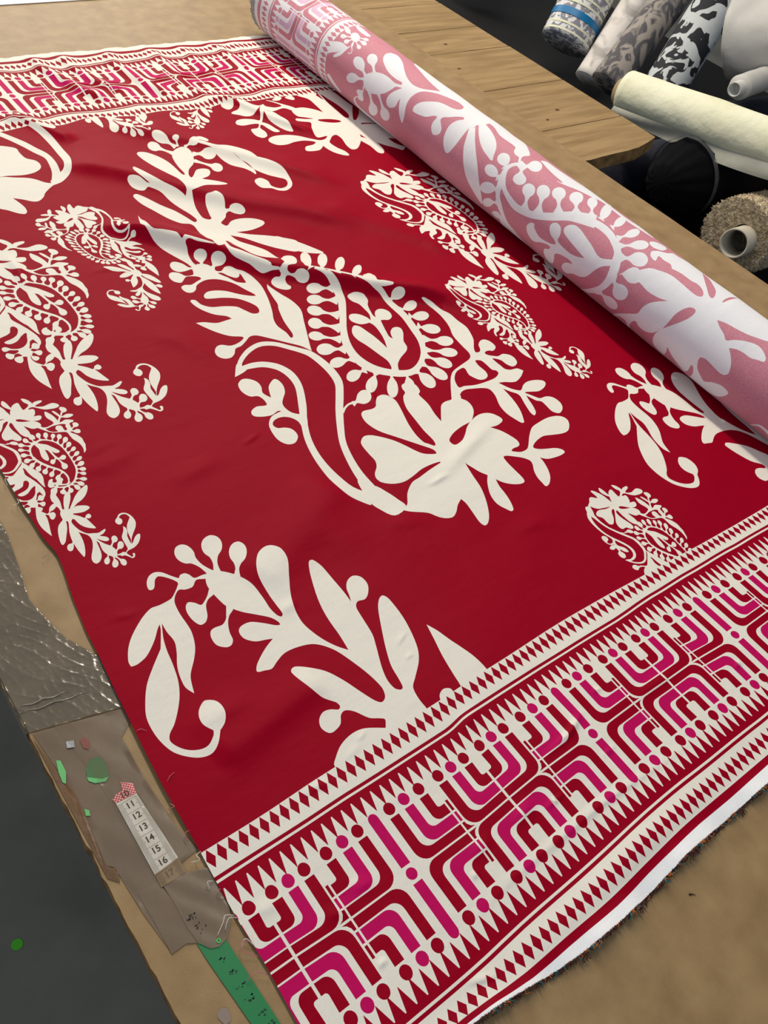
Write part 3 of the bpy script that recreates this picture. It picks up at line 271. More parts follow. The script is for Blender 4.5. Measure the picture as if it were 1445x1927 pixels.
  (1, '2727 11205 2861 11165 2954 11082 2950 10948 2970 10750 3073 10633 3090 10491 3040 10374 2904 10286 2723 10262 2521 10300 2387 10324'),
  (1, '2366 10272 2608 10219 2767 10162 2859 10089 2948 9980 3031 9943 3180 10055 3196 9977 2990 9848 2831 9706 2765 9608 2657 9524 2569 9540 2464 9629 2350 9697 2350 9697 2389 9561 2412 9418 2397 9309 2346 9258 2264 9311 2171 9423 2077 9533'),
  (1, '3438 11803 3504 11706 3644 11600 3784 11560 3714 11405 3631 11442 3527 11574 3445 11698'),
 ],
}
INST = [
  ('core', [0.4549, 0.02, -7.8242, -0.0436, -0.4539, 97.4145]),
  ('core', [0.2945, -0.0096, -8.1057, -0.0396, -0.2973, 62.9812]),
  ('core', [-0.2871, 0.0362, 42.3608, -0.0144, -0.2915, 98.0292]),
  ('core', [0.4461, 0.0139, 60.828, -0.0217, -0.4404, 93.9142]),
  ('core', [0.292, -0.0124, 60.5591, -0.021, -0.2897, 60.5726]),
  ('core', [0.2847, -0.0225, 47.5312, -0.0272, -0.2901, 17.8219]),
  ('tail', [0.6486, 0.0505, -7.6204, -0.0471, 0.6767, -1.9257]),
  ('tail', [-0.6752, -0.0319, 43.3881, -0.0645, 0.6552, 36.0433]),
  ('tail', [1.0111, 0.001, 68.1724, -0.0174, 1.0067, -1.2924]),
  ('tail', [0.669, 0.0361, 61.4116, -0.0327, 0.6638, -2.3043]),
  ('tail', [0.9279, -0.0264, 32.772, -0.1819, 1.1113, 59.9153]),
  ('tail', [-0.7401, 0.1232, 68.7039, -0.0939, 0.7625, 74.4337]),
  ('ring2', [1.529, -0.1166, 11.912, 0.057, 1.5248, 1.845]),
  ('ring2', [-0.9872, -0.0899, 40.0199, 0.0828, 0.9777, 37.1259]),
  ('ring2', [1.502, -0.0953, 79.003, 0.1252, 1.4772, 1.8938]),
  ('ring2', [0.9928, 0.0095, 68.0065, 0.0596, 0.9724, -0.1878]),
  ('ring2', [0.9728, 0.0443, 52.629, 0.0388, 0.9745, -43.24]),
  ('spr', [0.9938, -0.0023, 68.8633, -0.0074, 1.0004, -0.6232]),
]
NEARC = {0.0: [-23, -24, -26, -29, -31, -31, -27, -18, -10, -7, -7, -8, -7, -5, -2, 2, 6, 11, 15, 19, 22, 28, 35, 41, 43, 41, 36, 31, 26, 18, 8, -2, -8, -16, -27, -39, -48, -53, -59, -67, -73, -77, -80, -81, -82, -83, -83, -68, -34, -34, -35, -36, -37, -38, -39], 2.62: [-261, -267, -267, -267, -267, -268, -269, -269, -266, -264, -268, -271, -272, -272, -272, -271, -236, -233, -233, -233, -233, -233, -235, -237, -238, -241, -245, -249, -244, -234, -230, -237, -238, -240, -250, -254, -255, -261, -275, -278, -286, -296, -299, -299, -299, -299, -295, -258, -256, -256, -256, -256, -256, -255, -255], 5.4: [-607, -607, -607, -606, -605, -601, -595, -585, -579, -575, -573, -572, -572, -572, -572, -569, -553, -552, -552, -552, -548, -538, -529, -525, -528, -532, -536, -540, -544, -551, -560, -566, -572, -582, -589, -598, -610, -617, -622, -626, -628, -629, -629, -626, -579, -574, -574, -574, -574, -574, -574, -574, -574, -574, -574], 10.55: [-1084, -1084, -1083, -1083, -1090, -1105, -1105, -1105, -1105, -1104, -1104, -1103, -1103, -1103, -1102, -1083, -1064, -1063, -1063, -1062, -1062, -1061, -1060, -1056, -1055, -1059, -1065, -1066, -1066, -1069, -1104, -1105, -1104, -1104, -1104, -1103, -1103, -1101, -1073, -1069, -1068, -1068, -1068, -1067, -1067, -1067, -1066, -1066, -1065, -1065, -1065, -1064, -1064, -1063, -1063], 15.75: [-1683, -1681, -1679, -1677, -1675, -1672, -1667, -1661, -1656, -1650, -1638, -1630, -1625, -1622, -1621, -1618, -1612, -1605, -1598, -1593, -1589, -1585, -1582, -1583, -1586, -1590, -1592, -1596, -1600, -1604, -1611, -1616, -1617, -1615, -1613, -1611, -1605, -1572, -1566, -1564, -1561, -1558, -1556, -1553, -1551, -1548, -1546, -1543, -1540, -1538, -1535, -1533, -1530, -1528, -1525], 18.5: [-1990, -1986, -1981, -1978, -1976, -1974, -1974, -1975, -1976, -1975, -1971, -1960, -1951, -1946, -1944, -1942, -1938, -1932, -1924, -1915, -1908, -1905, -1904, -1907, -1913, -1917, -1919, -1921, -1925, -1931, -1933, -1931, -1928, -1925, -1920, -1888, -1877, -1874, -1871, -1868, -1865, -1862, -1858, -1855, -1852, -1849, -1846, -1843, -1840, -1837, -1834, -1830, -1827, -1824, -1821], 19.3: [-2055, -2052, -2049, -2049, -2046, -2044, -2042, -2040, -2039, -2037, -2033, -2026, -2018, -2016, -2016, -2015, -2010, -1999, -1988, -1979, -1973, -1970, -1971, -1975, -1979, -1982, -1983, -1985, -1990, -1994, -1995, -1994, -1992, -1989, -1969, -1947, -1944, -1941, -1938, -1935, -1931, -1928, -1925, -1922, -1919, -1916, -1913, -1910, -1907, -1904, -1901, -1897, -1894, -1891, -1888], 21.1: [-2200, -2198, -2196, -2193, -2174, -2170, -2169, -2167, -2167, -2170, -2177, -2183, -2182, -2179, -2180, -2186, -2186, -2175, -2161, -2154, -2150, -2148, -2149, -2151, -2154, -2157, -2157, -2154, -2150, -2147, -2145, -2143, -2141, -2137, -2134, -2132, -2130, -2128, -2126, -2124, -2122, -2120, -2118, -2117, -2115, -2113, -2111, -2109, -2107, -2105, -2103, -2101, -2099, -2097, -2095], 21.6: [-2197, -2197, -2192, -2155, -2152, -2153, -2153, -2156, -2162, -2178, -2197, -2209, -2210, -2209, -2212, -2217, -2216, -2208, -2197, -2188, -2179, -2172, -2171, -2173, -2176, -2180, -2182, -2185, -2188, -2190, -2190, -2189, -2189, -2186, -2184, -2184, -2183, -2183, -2182, -2182, -2182, -2181, -2181, -2180, -2180, -2180, -2179, -2179, -2179, -2178, -2178, -2177, -2177, -2177, -2176], 22.3: [-2250, -2250, -2249, -2204, -2194, -2194, -2196, -2198, -2206, -2221, -2248, -2270, -2275, -2276, -2280, -2287, -2290, -2281, -2266, -2257, -2251, -2244, -2242, -2247, -2253, -2254, -2253, -2253, -2253, -2254, -2255, -2255, -2256, -2263, -2264, -2264, -2265, -2265, -2266, -2266, -2267, -2267, -2267, -2268, -2268, -2269, -2269, -2269, -2270, -2270, -2271, -2271, -2272, -2272, -2272], 23.3: [-2258, -2264, -2268, -2211, -2195, -2201, -2207, -2216, -2231, -2253, -2280, -2315, -2345, -2368, -2381, -2387, -2389, -2386, -2381, -2368, -2355, -2355, -2362, -2365, -2365, -2367, -2370, -2372, -2376, -2380, -2385, -2391, -2421, -2434, -2439, -2444, -2450, -2455, -2460, -2466, -2471, -2476, -2481, -2487, -2492, -2497, -2503, -2508, -2513, -2519, -2524, -2529, -2535, -2540, -2545]}
FARC = {0.0: [11776, 11773, 11770, 11767, 11764, 11761, 11758, 11755, 11752, 11749, 11746, 11743, 11740, 11737, 11734, 11731, 11728, 11725, 11722, 11719, 11716, 11713, 11710, 11707, 11704, 11701, 11698, 11695, 11691, 11670, 11662, 11659, 11655, 11652, 11648, 11646, 11648, 11661, 11683, 11697, 11687, 11652, 11614, 11592, 11589, 11605, 11630, 11659, 11689, 11721, 11738, 11732, 11710, 11679, 11645, 11620, 11595, 11560, 11552, 11560, 11575, 11587, 11597, 11595, 11583, 11561, 11533, 11510, 11497, 11488, 11483, 11481, 11488, 11513, 11547, 11569, 11581, 11580, 11568, 11555, 11546, 11540, 11536, 11534, 11544, 11548, 11545, 11541, 11536, 11530, 11520, 11498, 11476, 11476, 11496, 11516, 11520, 11510, 11494, 11488, 11485, 11482, 11479, 11476, 11473, 11469, 11460, 11455, 11452], 2.62: [11989, 11987, 11985, 11982, 11980, 11978, 11976, 11974, 11972, 11970, 11968, 11966, 11964, 11962, 11960, 11958, 11956, 11954, 11952, 11950, 11948, 11946, 11944, 11942, 11940, 11938, 11936, 11934, 11932, 11931, 11967, 12008, 12008, 12006, 12004, 12002, 12000, 11993, 11968, 11917, 11862, 11820, 11798, 11819, 11869, 11905, 11929, 11943, 11948, 11940, 11922, 11905, 11888, 11872, 11866, 11867, 11869, 11872, 11881, 11900, 11912, 11895, 11863, 11843, 11826, 11812, 11807, 11806, 11809, 11810, 11812, 11824, 11845, 11864, 11871, 11851, 11821, 11794, 11775, 11770, 11767, 11759, 11755, 11763, 11801, 11836, 11852, 11871, 11883, 11875, 11859, 11846, 11837, 11831, 11825, 11810, 11791, 11780, 11769, 11758, 11752, 11750, 11747, 11745, 11743, 11742, 11755, 11770, 11769], 10.55: [12709, 12710, 12710, 12710, 12711, 12711, 12711, 12711, 12712, 12712, 12712, 12713, 12713, 12713, 12714, 12714, 12714, 12714, 12715, 12715, 12715, 12716, 12716, 12716, 12717, 12717, 12717, 12717, 12718, 12718, 12718, 12719, 12719, 12719, 12721, 12737, 12740, 12740, 12741, 12741, 12741, 12741, 12742, 12742, 12742, 12747, 12750, 12750, 12751, 12751, 12751, 12752, 12752, 12752, 12752, 12748, 12727, 12698, 12659, 12657, 12657, 12658, 12658, 12658, 12658, 12659, 12659, 12659, 12660, 12660, 12692, 12703, 12703, 12703, 12703, 12704, 12704, 12704, 12705, 12705, 12705, 12708, 12783, 12785, 12786, 12786, 12786, 12787, 12787, 12787, 12787, 12788, 12788, 12788, 12780, 12741, 12738, 12738, 12739, 12739, 12739, 12740, 12740, 12740, 12740, 12741, 12741, 12741, 12742], 18.5: [13702, 13701, 13699, 13698, 13696, 13694, 13693, 13691, 13690, 13688, 13687, 13685, 13683, 13682, 13680, 13679, 13677, 13676, 13674, 13673, 13671, 13669, 13668, 13666, 13665, 13663, 13662, 13660, 13658, 13657, 13655, 13654, 13652, 13651, 13649, 13648, 13649, 13708, 13733, 13732, 13731, 13729, 13726, 13718, 13695, 13657, 13640, 13649, 13667, 13668, 13647, 13617, 13589, 13557, 13503, 13468, 13477, 13539, 13588, 13605, 13627, 13645, 13631, 13574, 13526, 13531, 13557, 13580, 13595, 13605, 13615, 13624, 13625, 13618, 13609, 13597, 13582, 13569, 13559, 13555, 13558, 13575, 13585, 13593, 13602, 13598, 13581, 13560, 13541, 13528, 13518, 13514, 13522, 13554, 13570, 13570, 13567, 13565, 13568, 13574, 13575, 13574, 13572, 13571, 13569, 13567, 13563, 13540, 13534], 21.9: [14015, 14015, 14014, 14013, 14013, 14012, 14011, 14011, 14010, 14010, 14009, 14008, 14008, 14007, 14007, 14006, 14005, 14005, 14004, 14004, 14003, 14002, 14002, 14001, 14001, 14000, 13999, 13999, 13998, 13997, 13997, 13996, 13996, 13995, 13994, 13994, 13993, 13992, 13987, 13984, 13984, 13983, 13983, 13982, 13983, 13986, 13989, 13987, 13982, 13979, 13976, 13970, 13969, 13984, 14012, 14027, 14020, 13998, 13974, 13955, 13953, 13966, 13983, 13991, 13980, 13953, 13926, 13915, 13919, 13923, 13927, 13940, 13986, 14024, 14014, 13985, 13962, 13956, 13974, 14009, 14010, 13988, 13959, 13934, 13931, 13967, 14013, 14011, 13989, 13978, 13997, 14010, 13994, 13968, 13944, 13926, 13916, 13913, 13920, 13933, 13939, 13940, 13940, 13939, 13939, 13939, 13945, 13950, 13949], 23.3: [14339, 14337, 14334, 14332, 14330, 14328, 14325, 14323, 14321, 14318, 14316, 14314, 14312, 14309, 14307, 14305, 14303, 14300, 14298, 14296, 14293, 14291, 14289, 14287, 14284, 14282, 14280, 14278, 14275, 14273, 14271, 14269, 14266, 14264, 14262, 14259, 14257, 14255, 14247, 14215, 14208, 14206, 14204, 14201, 14199, 14198, 14200, 14217, 14233, 14236, 14235, 14241, 14254, 14255, 14252, 14250, 14245, 14242, 14239, 14236, 14219, 14182, 14175, 14175, 14182, 14190, 14192, 14180, 14156, 14147, 14147, 14159, 14174, 14176, 14175, 14173, 14171, 14168, 14166, 14167, 14174, 14175, 14173, 14170, 14167, 14149, 14140, 14138, 14135, 14133, 14133, 14140, 14141, 14139, 14137, 14133, 14127, 14122, 14115, 14103, 14095, 14090, 14087, 14085, 14083, 14080, 14080, 14092, 14094]}
CUT = '200 15000 203 6000 203 4514 198 4314 199 4070 206 3888 203 3675 209 3523 242 3347 215 3125 146 2754 93 2351 80 2098 39 1668 17 1347 -7 1031 -31 625 -35 389 -40 -5 -53 -355 -59 -628 -51 -1029 -70 -1477 -70 -2600'
ROLL = [
  (1, '214 10246 289 10237 359 10164 431 10032 473 9875 480 9714 470 9533 500 9401 522 9346 472 9319 472 9319 430 9454 350 9503 252 9581 149 9746 78 9951 78 10109 132 10209'),
  (1, '292 10185 304 10253 317 10312 353 10358 406 10398 446 10469 466 10556 460 10640 421 10708 362 10715 315 10676 284 10605 273 10515 285 10420 282 10346 259 10297 230 10247'),
  (1, '400 10018 432 10084 465 10147 520 10197 576 10213 625 10260 657 10328 663 10401 634 10467 578 10487 528 10467 489 10418 468 10349 466 10270 437 10187 396 10138 352 10093'),
  (1, '246 10226 214 10288 188 10345 179 10418 187 10493 174 10571 142 10643 94 10695 33 10716 -7 10677 -11 10608 14 10525 59 10447 114 10392 155 10329 173 10267 190 10195'),
  (1, '71 10034 31 9980 -17 9931 -94 9917 -168 9957 -242 9977 -302 9968 -319 9913 -272 9802 -185 9706 -117 9673 -66 9687 -37 9737 -31 9810 14 9878 68 9917 118 9953'),
  (1, '151 9796 111 9716 59 9632 -21 9574 -84 9587 -142 9576 -184 9539 -192 9474 -156 9383 -89 9322 -32 9316 10 9350 34 9411 37 9488 87 9591 145 9666 197 9732'),
  (1, '94 10206 37 10182 16 10228 -17 10327 -68 10362 -123 10291 -179 10311 -166 10175 -112 10133 -25 10164 58 10154 101 10167'),
  (1, '-118 10300 -118 10300 -253 10476 -414 10484 -528 10335 -583 10050 -583 9753 -582 9412 -582 9412 -479 9311 -479 9311 -447 9618 -417 9881 -382 10183 -337 10394 -231 10419 -128 10283 -128 10283'),
  (1, '551 9415 551 9415 534 9576 552 9836 633 10078 704 10193 814 10260 923 10239 981 10111 906 9874 773 9642 678 9431 632 9207 661 9017 738 8864 866 8699 866 8699 909 9088 1003 9468 1117 9789 1252 9874 1253 9621 1252 9230 1252 8853 1252 8530 1172 8162 1165 7707 1253 7435 1167 7074 1253 6891 1074 6627 905 6395 814 6428 743 6420 674 6358 649 6388 732 6467 728 6544 769 6634 859 6697 870 6821 861 6978 868 7127 942 7327 956 7473 956 7473 872 7475 872 7475 823 7272 730 7046 625 6904 485 6812 416 6780 437 6929 477 7086 548 7239 656 7398 768 7531 768 7531 724 7562 724 7562 530 7343 375 7150 231 6976 51 6813 -121 6698 -300 6667 -314 6734 -195 6896 -95 7053 41 7202 175 7311 329 7426 477 7506 619 7601 619 7601 454 7584 284 7591 121 7649 74 7714 122 7802 233 7887 352 7927 476 7939 592 7895 677 7821 677 7821 714 7862 635 7978 559 8066 490 8168 437 8169 387 8100 322 8026 237 8037 182 8150 250 8250 335 8280 442 8268 429 8345 330 8494 280 8783 348 8831 469 8769 581 8619 663 8472 696 8329 722 8178 767 8085 840 8056 899 8105 910 8265 843 8488 785 8672 706 8821 648 8905 573 8969 447 9012 319 9008 217 8970 117 8935 4 8950 94 9071 196 9142 324 9211 324 9211 260 9218 153 9239 85 9368 109 9465 190 9500 308 9462 469 9316 469 9316'),
  (1, '681 6393 681 6393 666 6358 595 6438 486 6493 353 6484 218 6414 163 6285 95 6149 31 5937 64 5668 122 5470 260 5179 400 4939 470 4737 539 4519 539 4519 732 4662 732 4662 624 4853 510 5043 351 5259 218 5515 175 5669 142 5894 174 6092 222 6229 283 6304 379 6380 476 6414 562 6379 641 6292 712 6359 712 6359'),
  (1, '380 5001 380 5001 476 4811 545 4609 570 4417 551 4245 497 4098 432 3984 331 3934 210 3881 67 3864 -87 3921 -273 4097 -582 4403 -582 4403 -581 4381 -581 4381 -387 4102 -138 3846 68 3736 245 3731 383 3797 497 3900 587 4053 658 4238 684 4450 645 4665 562 4878 453 5063 453 5063'),
  (1, '310 6491 310 6491 153 6420 20 6370 -100 6288 -212 6190 -375 6096 -583 5957 -581 5607 -581 5607 -583 5601 -583 5601 -377 5811 -270 6008 -143 6117 -31 6200 65 6287 185 6324 347 6366 347 6366'),
  (1, '-236 6193 -202 6263 -266 6379 -347 6438 -391 6351 -359 6241 -533 6248 -524 6100 -350 6055 -219 6150'),
  (1, '538 6418 526 6467 508 6494 529 6493 586 6519 631 6568 654 6631 648 6694 607 6746 544 6754 495 6729 463 6679 451 6614 461 6544 472 6521 444 6529 405 6523'),
  (1, '354 6453 329 6491 307 6512 324 6526 359 6580 377 6648 375 6720 351 6780 303 6818 251 6801 221 6753 212 6684 224 6609 255 6541 270 6520 246 6509 217 6483'),
  (1, '193 6417 156 6436 129 6439 141 6455 150 6528 136 6607 102 6679 50 6733 -16 6755 -60 6718 -65 6650 -37 6567 12 6489 73 6433 93 6427 74 6408 60 6370'),
  (1, '13 6306 -30 6339 -68 6367 -75 6409 -74 6464 -94 6524 -133 6582 -190 6630 -264 6661 -310 6642 -305 6588 -262 6514 -201 6445 -136 6396 -99 6359 -98 6319 -96 6269'),
  (1, '575 6219 622 6210 663 6207 669 6162 666 6091 685 6032 725 5997 784 5998 860 6048 909 6131 909 6195 869 6232 807 6246 738 6238 699 6246 701 6297 702 6359'),
  (1, '607 6364 578 6293 556 6235 510 6228 460 6249 414 6242 379 6210 363 6152 373 6073 414 6015 458 5999 500 6019 531 6068 547 6137 576 6188 624 6188 686 6195'),
  (1, '157 5627 206 5688 256 5747 332 5758 384 5735 434 5743 476 5780 499 5839 493 5915 452 5967 404 5981 357 5962 320 5918 299 5853 239 5798 165 5808 86 5830'),
  (1, '243 5366 297 5433 353 5500 437 5522 491 5504 545 5517 591 5560 617 5624 612 5701 568 5748 516 5756 467 5732 428 5683 405 5615 337 5551 257 5551 177 5565'),
  (1, '439 5069 474 5154 511 5237 585 5287 644 5290 698 5322 738 5377 751 5442 725 5506 665 5534 610 5525 567 5488 540 5430 533 5360 484 5277 414 5250 343 5231'),
  (1, '594 4847 619 4922 642 4990 703 5027 768 5036 829 5074 875 5131 888 5195 854 5252 784 5269 725 5255 679 5216 653 5159 647 5092 614 5026 556 5007 494 4990'),
  (1, '699 4661 725 4720 750 4774 806 4808 868 4825 933 4866 991 4925 1019 4985 993 5026 920 5025 857 5001 807 4960 775 4909 762 4854 728 4800 678 4780 625 4762'),
  (1, '719 4496 738 4530 741 4556 745 4541 809 4536 894 4562 1002 4624 1140 4729 1252 4845 1118 4819 985 4772 880 4724 799 4669 740 4609 738 4592 732 4613 710 4631'),
  (1, '693 4267 724 4290 749 4311 763 4298 803 4273 861 4269 937 4290 1024 4340 1113 4418 1088 4450 1006 4443 920 4423 844 4395 783 4359 758 4343 746 4362 727 4385'),
  (1, '594 4066 641 4068 690 4070 727 4040 755 3999 803 3972 868 3967 944 3990 1023 4045 1030 4095 976 4116 901 4121 826 4114 761 4097 707 4099 677 4134 651 4171'),
  (1, '500 3965 552 3940 607 3912 642 3852 657 3790 692 3737 743 3701 806 3695 874 3728 897 3789 873 3839 819 3877 754 3900 690 3907 631 3940 605 4001 584 4063'),
  (1, '351 3820 406 3788 456 3760 467 3695 459 3618 476 3549 513 3498 568 3480 637 3508 681 3580 684 3650 655 3707 603 3744 539 3757 493 3792 492 3860 491 3935'),
  (1, '53 3831 70 3762 87 3707 50 3681 -14 3663 -61 3622 -77 3561 -56 3491 5 3424 79 3406 130 3431 158 3486 160 3554 138 3627 132 3679 174 3699 222 3729'),
  (1, '-271 3962 -238 3894 -211 3832 -241 3792 -301 3762 -340 3710 -341 3640 -300 3565 -228 3504 -162 3503 -125 3542 -111 3606 -120 3679 -151 3751 -165 3811 -132 3845 -98 3881'),
  (1, '914 3754 969 3769 1059 3730 1132 3627 1087 3548 965 3523 899 3596 882 3680'),
  (1, '361 3903 361 3903 272 4076 268 4189 322 4345 368 4519 406 4678 406 4799 361 4878 288 4921 228 4881 192 4753 162 4584 136 4443 122 4342 122 4342 75 4452 41 4603 44 4754 58 4874 85 4923 168 4922 251 4970 279 5050 265 5113 216 5161 147 5152 79 5077 48 4970 6 4930 -37 5018 -65 5162 -65 5292 10 5428 58 5444 33 5523 -56 5578 -155 5539 -221 5440 -206 5334 -163 5268 -102 5125 -92 5012 -149 5036 -195 5120 -289 5137 -393 5097 -444 5033 -379 4936 -254 4896 -151 4894 -96 4819 -63 4679 -56 4558 -81 4504 -81 4504 -134 4632 -230 4706 -333 4709 -354 4623 -238 4466 -189 4323 -124 4216 -40 4149 73 4090 188 4005 294 3840 294 3840'),
  (1, '959 6200 959 6200 1080 6147 1085 5967 1100 5720 1144 5450 1253 5165 1253 5011 1174 4812 1123 4537 1141 4314 1253 4155 1162 3847 1079 4039 1032 4277 1040 4565 1068 4876 981 5043 895 5304 826 5482 791 5647 842 5542 870 5803 905 5997'),
  (1, '238 3700 298 3662 367 3636 434 3591 462 3530 457 3485 532 3425 586 3350 618 3253 656 3252 711 3137 804 3228 797 3350 802 3464 700 3424 708 3519 747 3571 806 3596 888 3542 976 3445 1084 3419 1107 3307 1252 3147 1252 2852 1251 2574 1252 2282 1251 2050 1251 1773 1252 1583 796 1353 744 1409 688 1536 638 1677 607 1839 585 1992 549 2114 549 2114 497 2023 453 1901 409 1820 471 1745 539 1639 586 1533 604 1438 580 1341 529 1255 479 1244 451 1328 418 1408 417 1521 397 1635 353 1719 353 1719 296 1637 212 1556 104 1509 46 1537 22 1619 38 1748 53 1878 29 1963 -38 1975 -150 1935 -234 1848 -279 1778 -186 1659 -121 1524 -121 1425 -151 1373 -256 1420 -412 1545 -502 1698 -492 1821 -482 1945 -512 2078 -450 2024 -450 2024 -292 1982 -186 2001 -171 2041 -235 2054 -346 2082 -433 2149 -401 2231 -343 2316 -272 2407 -191 2492 -191 2492 -311 2500 -484 2570 -456 2674 -381 2753 -229 2766 -95 2736 -2 2684 -87 2740 -176 2818 -235 2938 -235 3050 -186 3116 -215 3166 -332 3225 -583 3283 -583 3322 -375 3308 -343 3363 -384 3460 -583 3647 -453 3591 -274 3433 -148 3273 -43 3133 69 3108 177 3053 258 2969 358 2836 358 2836 316 2977 296 3175 322 3363 279 3402 239 3479 244 3573 264 3658'),
  (0, '15 2671 15 2671 142 2640 277 2625 403 2575 469 2517 484 2450 449 2416 356 2428 256 2482 150 2562'),
  (0, '464 3476 567 3417 602 3432 653 3518 699 3558 708 3519 686 3453 700 3337 747 3191 785 3015 786 2817 808 2728 781 2611 725 2537 676 2530 645 2591 645 2714 658 2894 662 3087 613 3272 571 3381 482 3465'),
  (0, '1163 2904 1147 2801 1012 2611 917 2480 807 2412 755 2414 765 2473 856 2597 972 2735'),
  (0, '808 2263 864 2292 1012 2289 1177 2246 958 2249'),
  (1, '674 11189 745 11229 799 11171 772 11039 695 10959 628 10987 620 11081'),
  (1, '710 11176 710 11210 712 11240 727 11276 754 11320 771 11369 774 11414 762 11444 733 11451 700 11424 678 11385 669 11340 671 11298 685 11265 690 11234 683 11204 673 11168'),
  (1, '671 11166 650 11194 630 11226 618 11273 622 11313 615 11348 599 11373 576 11383 550 11371 534 11337 533 11301 543 11269 562 11247 587 11239 614 11207 629 11169 642 11132'),
  (1, '648 11101 624 11108 602 11117 584 11143 577 11177 561 11201 540 11212 517 11208 496 11183 491 11146 499 11115 516 11095 539 11089 565 11097 591 11093 610 11076 630 11058'),
  (1, '630 11003 623 10963 614 10924 595 10882 575 10862 561 10836 555 10807 560 10780 578 10761 602 10767 620 10787 631 10816 632 10847 625 10875 630 10920 644 10959 658 10998'),
  (1, '680 10977 687 10949 693 10921 689 10885 676 10844 673 10803 679 10769 696 10749 723 10751 748 10784 759 10823 758 10861 745 10891 724 10908 712 10934 711 10965 712 10998'),
  (1, '726 11022 742 10992 758 10959 772 10918 769 10884 775 10854 789 10833 809 10826 835 10839 851 10872 853 10903 842 10928 823 10943 800 10948 779 10980 764 11015 752 11050'),
  (1, '964 11457 1016 11331 989 11080 970 10958 895 10977 875 11130 890 11288'),
  (1, '618 11029 618 11029 550 11007 509 10965 470 10898 416 10876 400 10935 400 10935 386 10925 386 10925 412 10858 476 10882 521 10938 561 10954 621 11012 621 11012'),
  (1, '359 11489 359 11489 434 11351 476 11185 469 11038 521 10981 388 11021 283 11072 196 11189 190 11253 260 11207 358 11113 358 11113 289 11201 223 11334 149 11474 263 11525'),
  (1, '-207 11388 -156 11296 -211 11196 -277 11093 -372 10955 -434 11096 -347 11227 -263 11344'),
  (1, '-442 928 -442 928 -303 804 -303 693 -331 643 -331 643 -258 623 -258 623 -239 681 -257 802 -413 926 -413 926'),
]
LTHREADS = [('white_thread', [(-0.37, -0.16), (-0.87, -0.35), (-0.82, -0.8), (-1.44, -0.5)]), ('white_thread', [(-0.73, -2.72), (-1.17, -2.63), (-1.23, -3.09)]), ('pink_thread', [(-0.53, -3.57), (-0.86, -3.64), (-0.65, -4.29)]), ('white_thread', [(-0.68, -5.84), (-1.28, -5.53), (-1.66, -5.86), (-2.44, -6.38)]), ('white_thread', [(-0.56, -6.12), (-1.19, -5.88), (-1.76, -6.36)]), ('pink_thread', [(-0.66, -8.07), (-1.22, -7.88), (-1.47, -8.45), (-0.68, -9.37)]), ('white_thread', [(-0.55, -8.53), (-0.89, -7.82), (-1.34, -8.08)]), ('pink_thread', [(-0.7, -11.1), (-1.14, -10.43), (-1.79, -10.25), (-2.22, -10.32)]), ('pink_thread', [(-0.27, 1.81), (-0.74, 1.68), (-0.85, 1.11)]), ('pink_thread', [(-0.55, 4.64), (-0.42, 4.11), (-0.91, 4.32)]), ('pink_thread', [(0.92, 11.37), (0.49, 11.76), (0.05, 11.91)]), ('pink_thread', [(1.28, 6.91), (0.5, 6.6), (0.04, 6.31)]), ('white_thread', [(2.08, 45.13), (1.77, 44.62), (1.76, 44.04)]), ('white_thread', [(1.88, 41.91), (1.73, 41.02), (1.27, 40.94), (1.06, 41.21)]), ('pink_thread', [(1.87, 33.77), (1.36, 33.31), (0.97, 33.38)])]
KNOTS = [(133, 122, 0.3), (142, 99, 0.35), (139, 134, 0.3), (136, 96, 0.25)]
CHIPX, CHIPY = 32.12, -25.91
# ------------------------------------------------------------------ cloth surface
def poly_dist(S, T, P):
    best = np.full(S.shape, 1e9); side = np.zeros(S.shape); par = np.zeros(S.shape)
    P = np.asarray(P, float); Ln = np.hypot(*(P[1:]-P[:-1]).T); cum = np.concatenate([[0], np.cumsum(Ln)]); tot = cum[-1]
    for i in range(len(P)-1):
        a = P[i]; d = P[i+1]-a; l2 = d@d
        u = np.clip(((S-a[0])*d[0]+(T-a[1])*d[1])/l2, 0, 1)
        dx = S-(a[0]+u*d[0]); dy = T-(a[1]+u*d[1]); D = np.hypot(dx, dy); m = D < best
        best = np.where(m, D, best); side = np.where(m, np.sign(d[0]*dy-d[1]*dx), side); par = np.where(m, (cum[i]+u*Ln[i])/tot, par)
    return best, side, par
def height(S, T, tab=None):
    S = np.asarray(S, float); T = np.asarray(T, float)
    h = 0.10+0.16*np.sin(S*0.13+T*0.07+1.0)*np.sin(T*0.11-S*0.05+0.5)+0.07*np.sin(S*0.31-T*0.23+2.0)*np.sin(T*0.27+S*0.12)+0.10
    h = np.maximum(h, 0.06)
    for P, amp, wl, wr in RIDGES:
        D, sd, par = poly_dist(S, T, P); w = np.where(sd > 0, wl, wr)
        e = np.minimum(1, np.minimum(par, 1-par)*6); e = e*e*(3-2*e) if amp > .42 else np.sin(np.pi*par)**2; h = h+amp*e*np.exp(-(D/w)**2)
    return h
def border_t(S, V, tab, g0, dg):
    """print level V measured across the border -> position across the cloth at length S"""
    lv = sorted(tab); S = np.asarray(S, float); V = np.asarray(V, float)
    rows = [np.interp(S, g0+dg*np.arange(len(tab[l])), np.array(tab[l])/100.0) for l in lv]
    out = np.zeros(S.shape); 
    for i in range(len(lv)-1):
        m = (V >= lv[i]) & ((V < lv[i+1]) | (i == len(lv)-2))
        f = (V-lv[i])/(lv[i+1]-lv[i]); out = np.where(m, rows[i]*(1-f)+rows[i+1]*f, out)
    out = np.where(V < lv[0], rows[0], out)
    return out
def dec(s):
    a = np.array([int(x) for x in s.split()], float)/100.0
    return a.reshape(-1, 2)
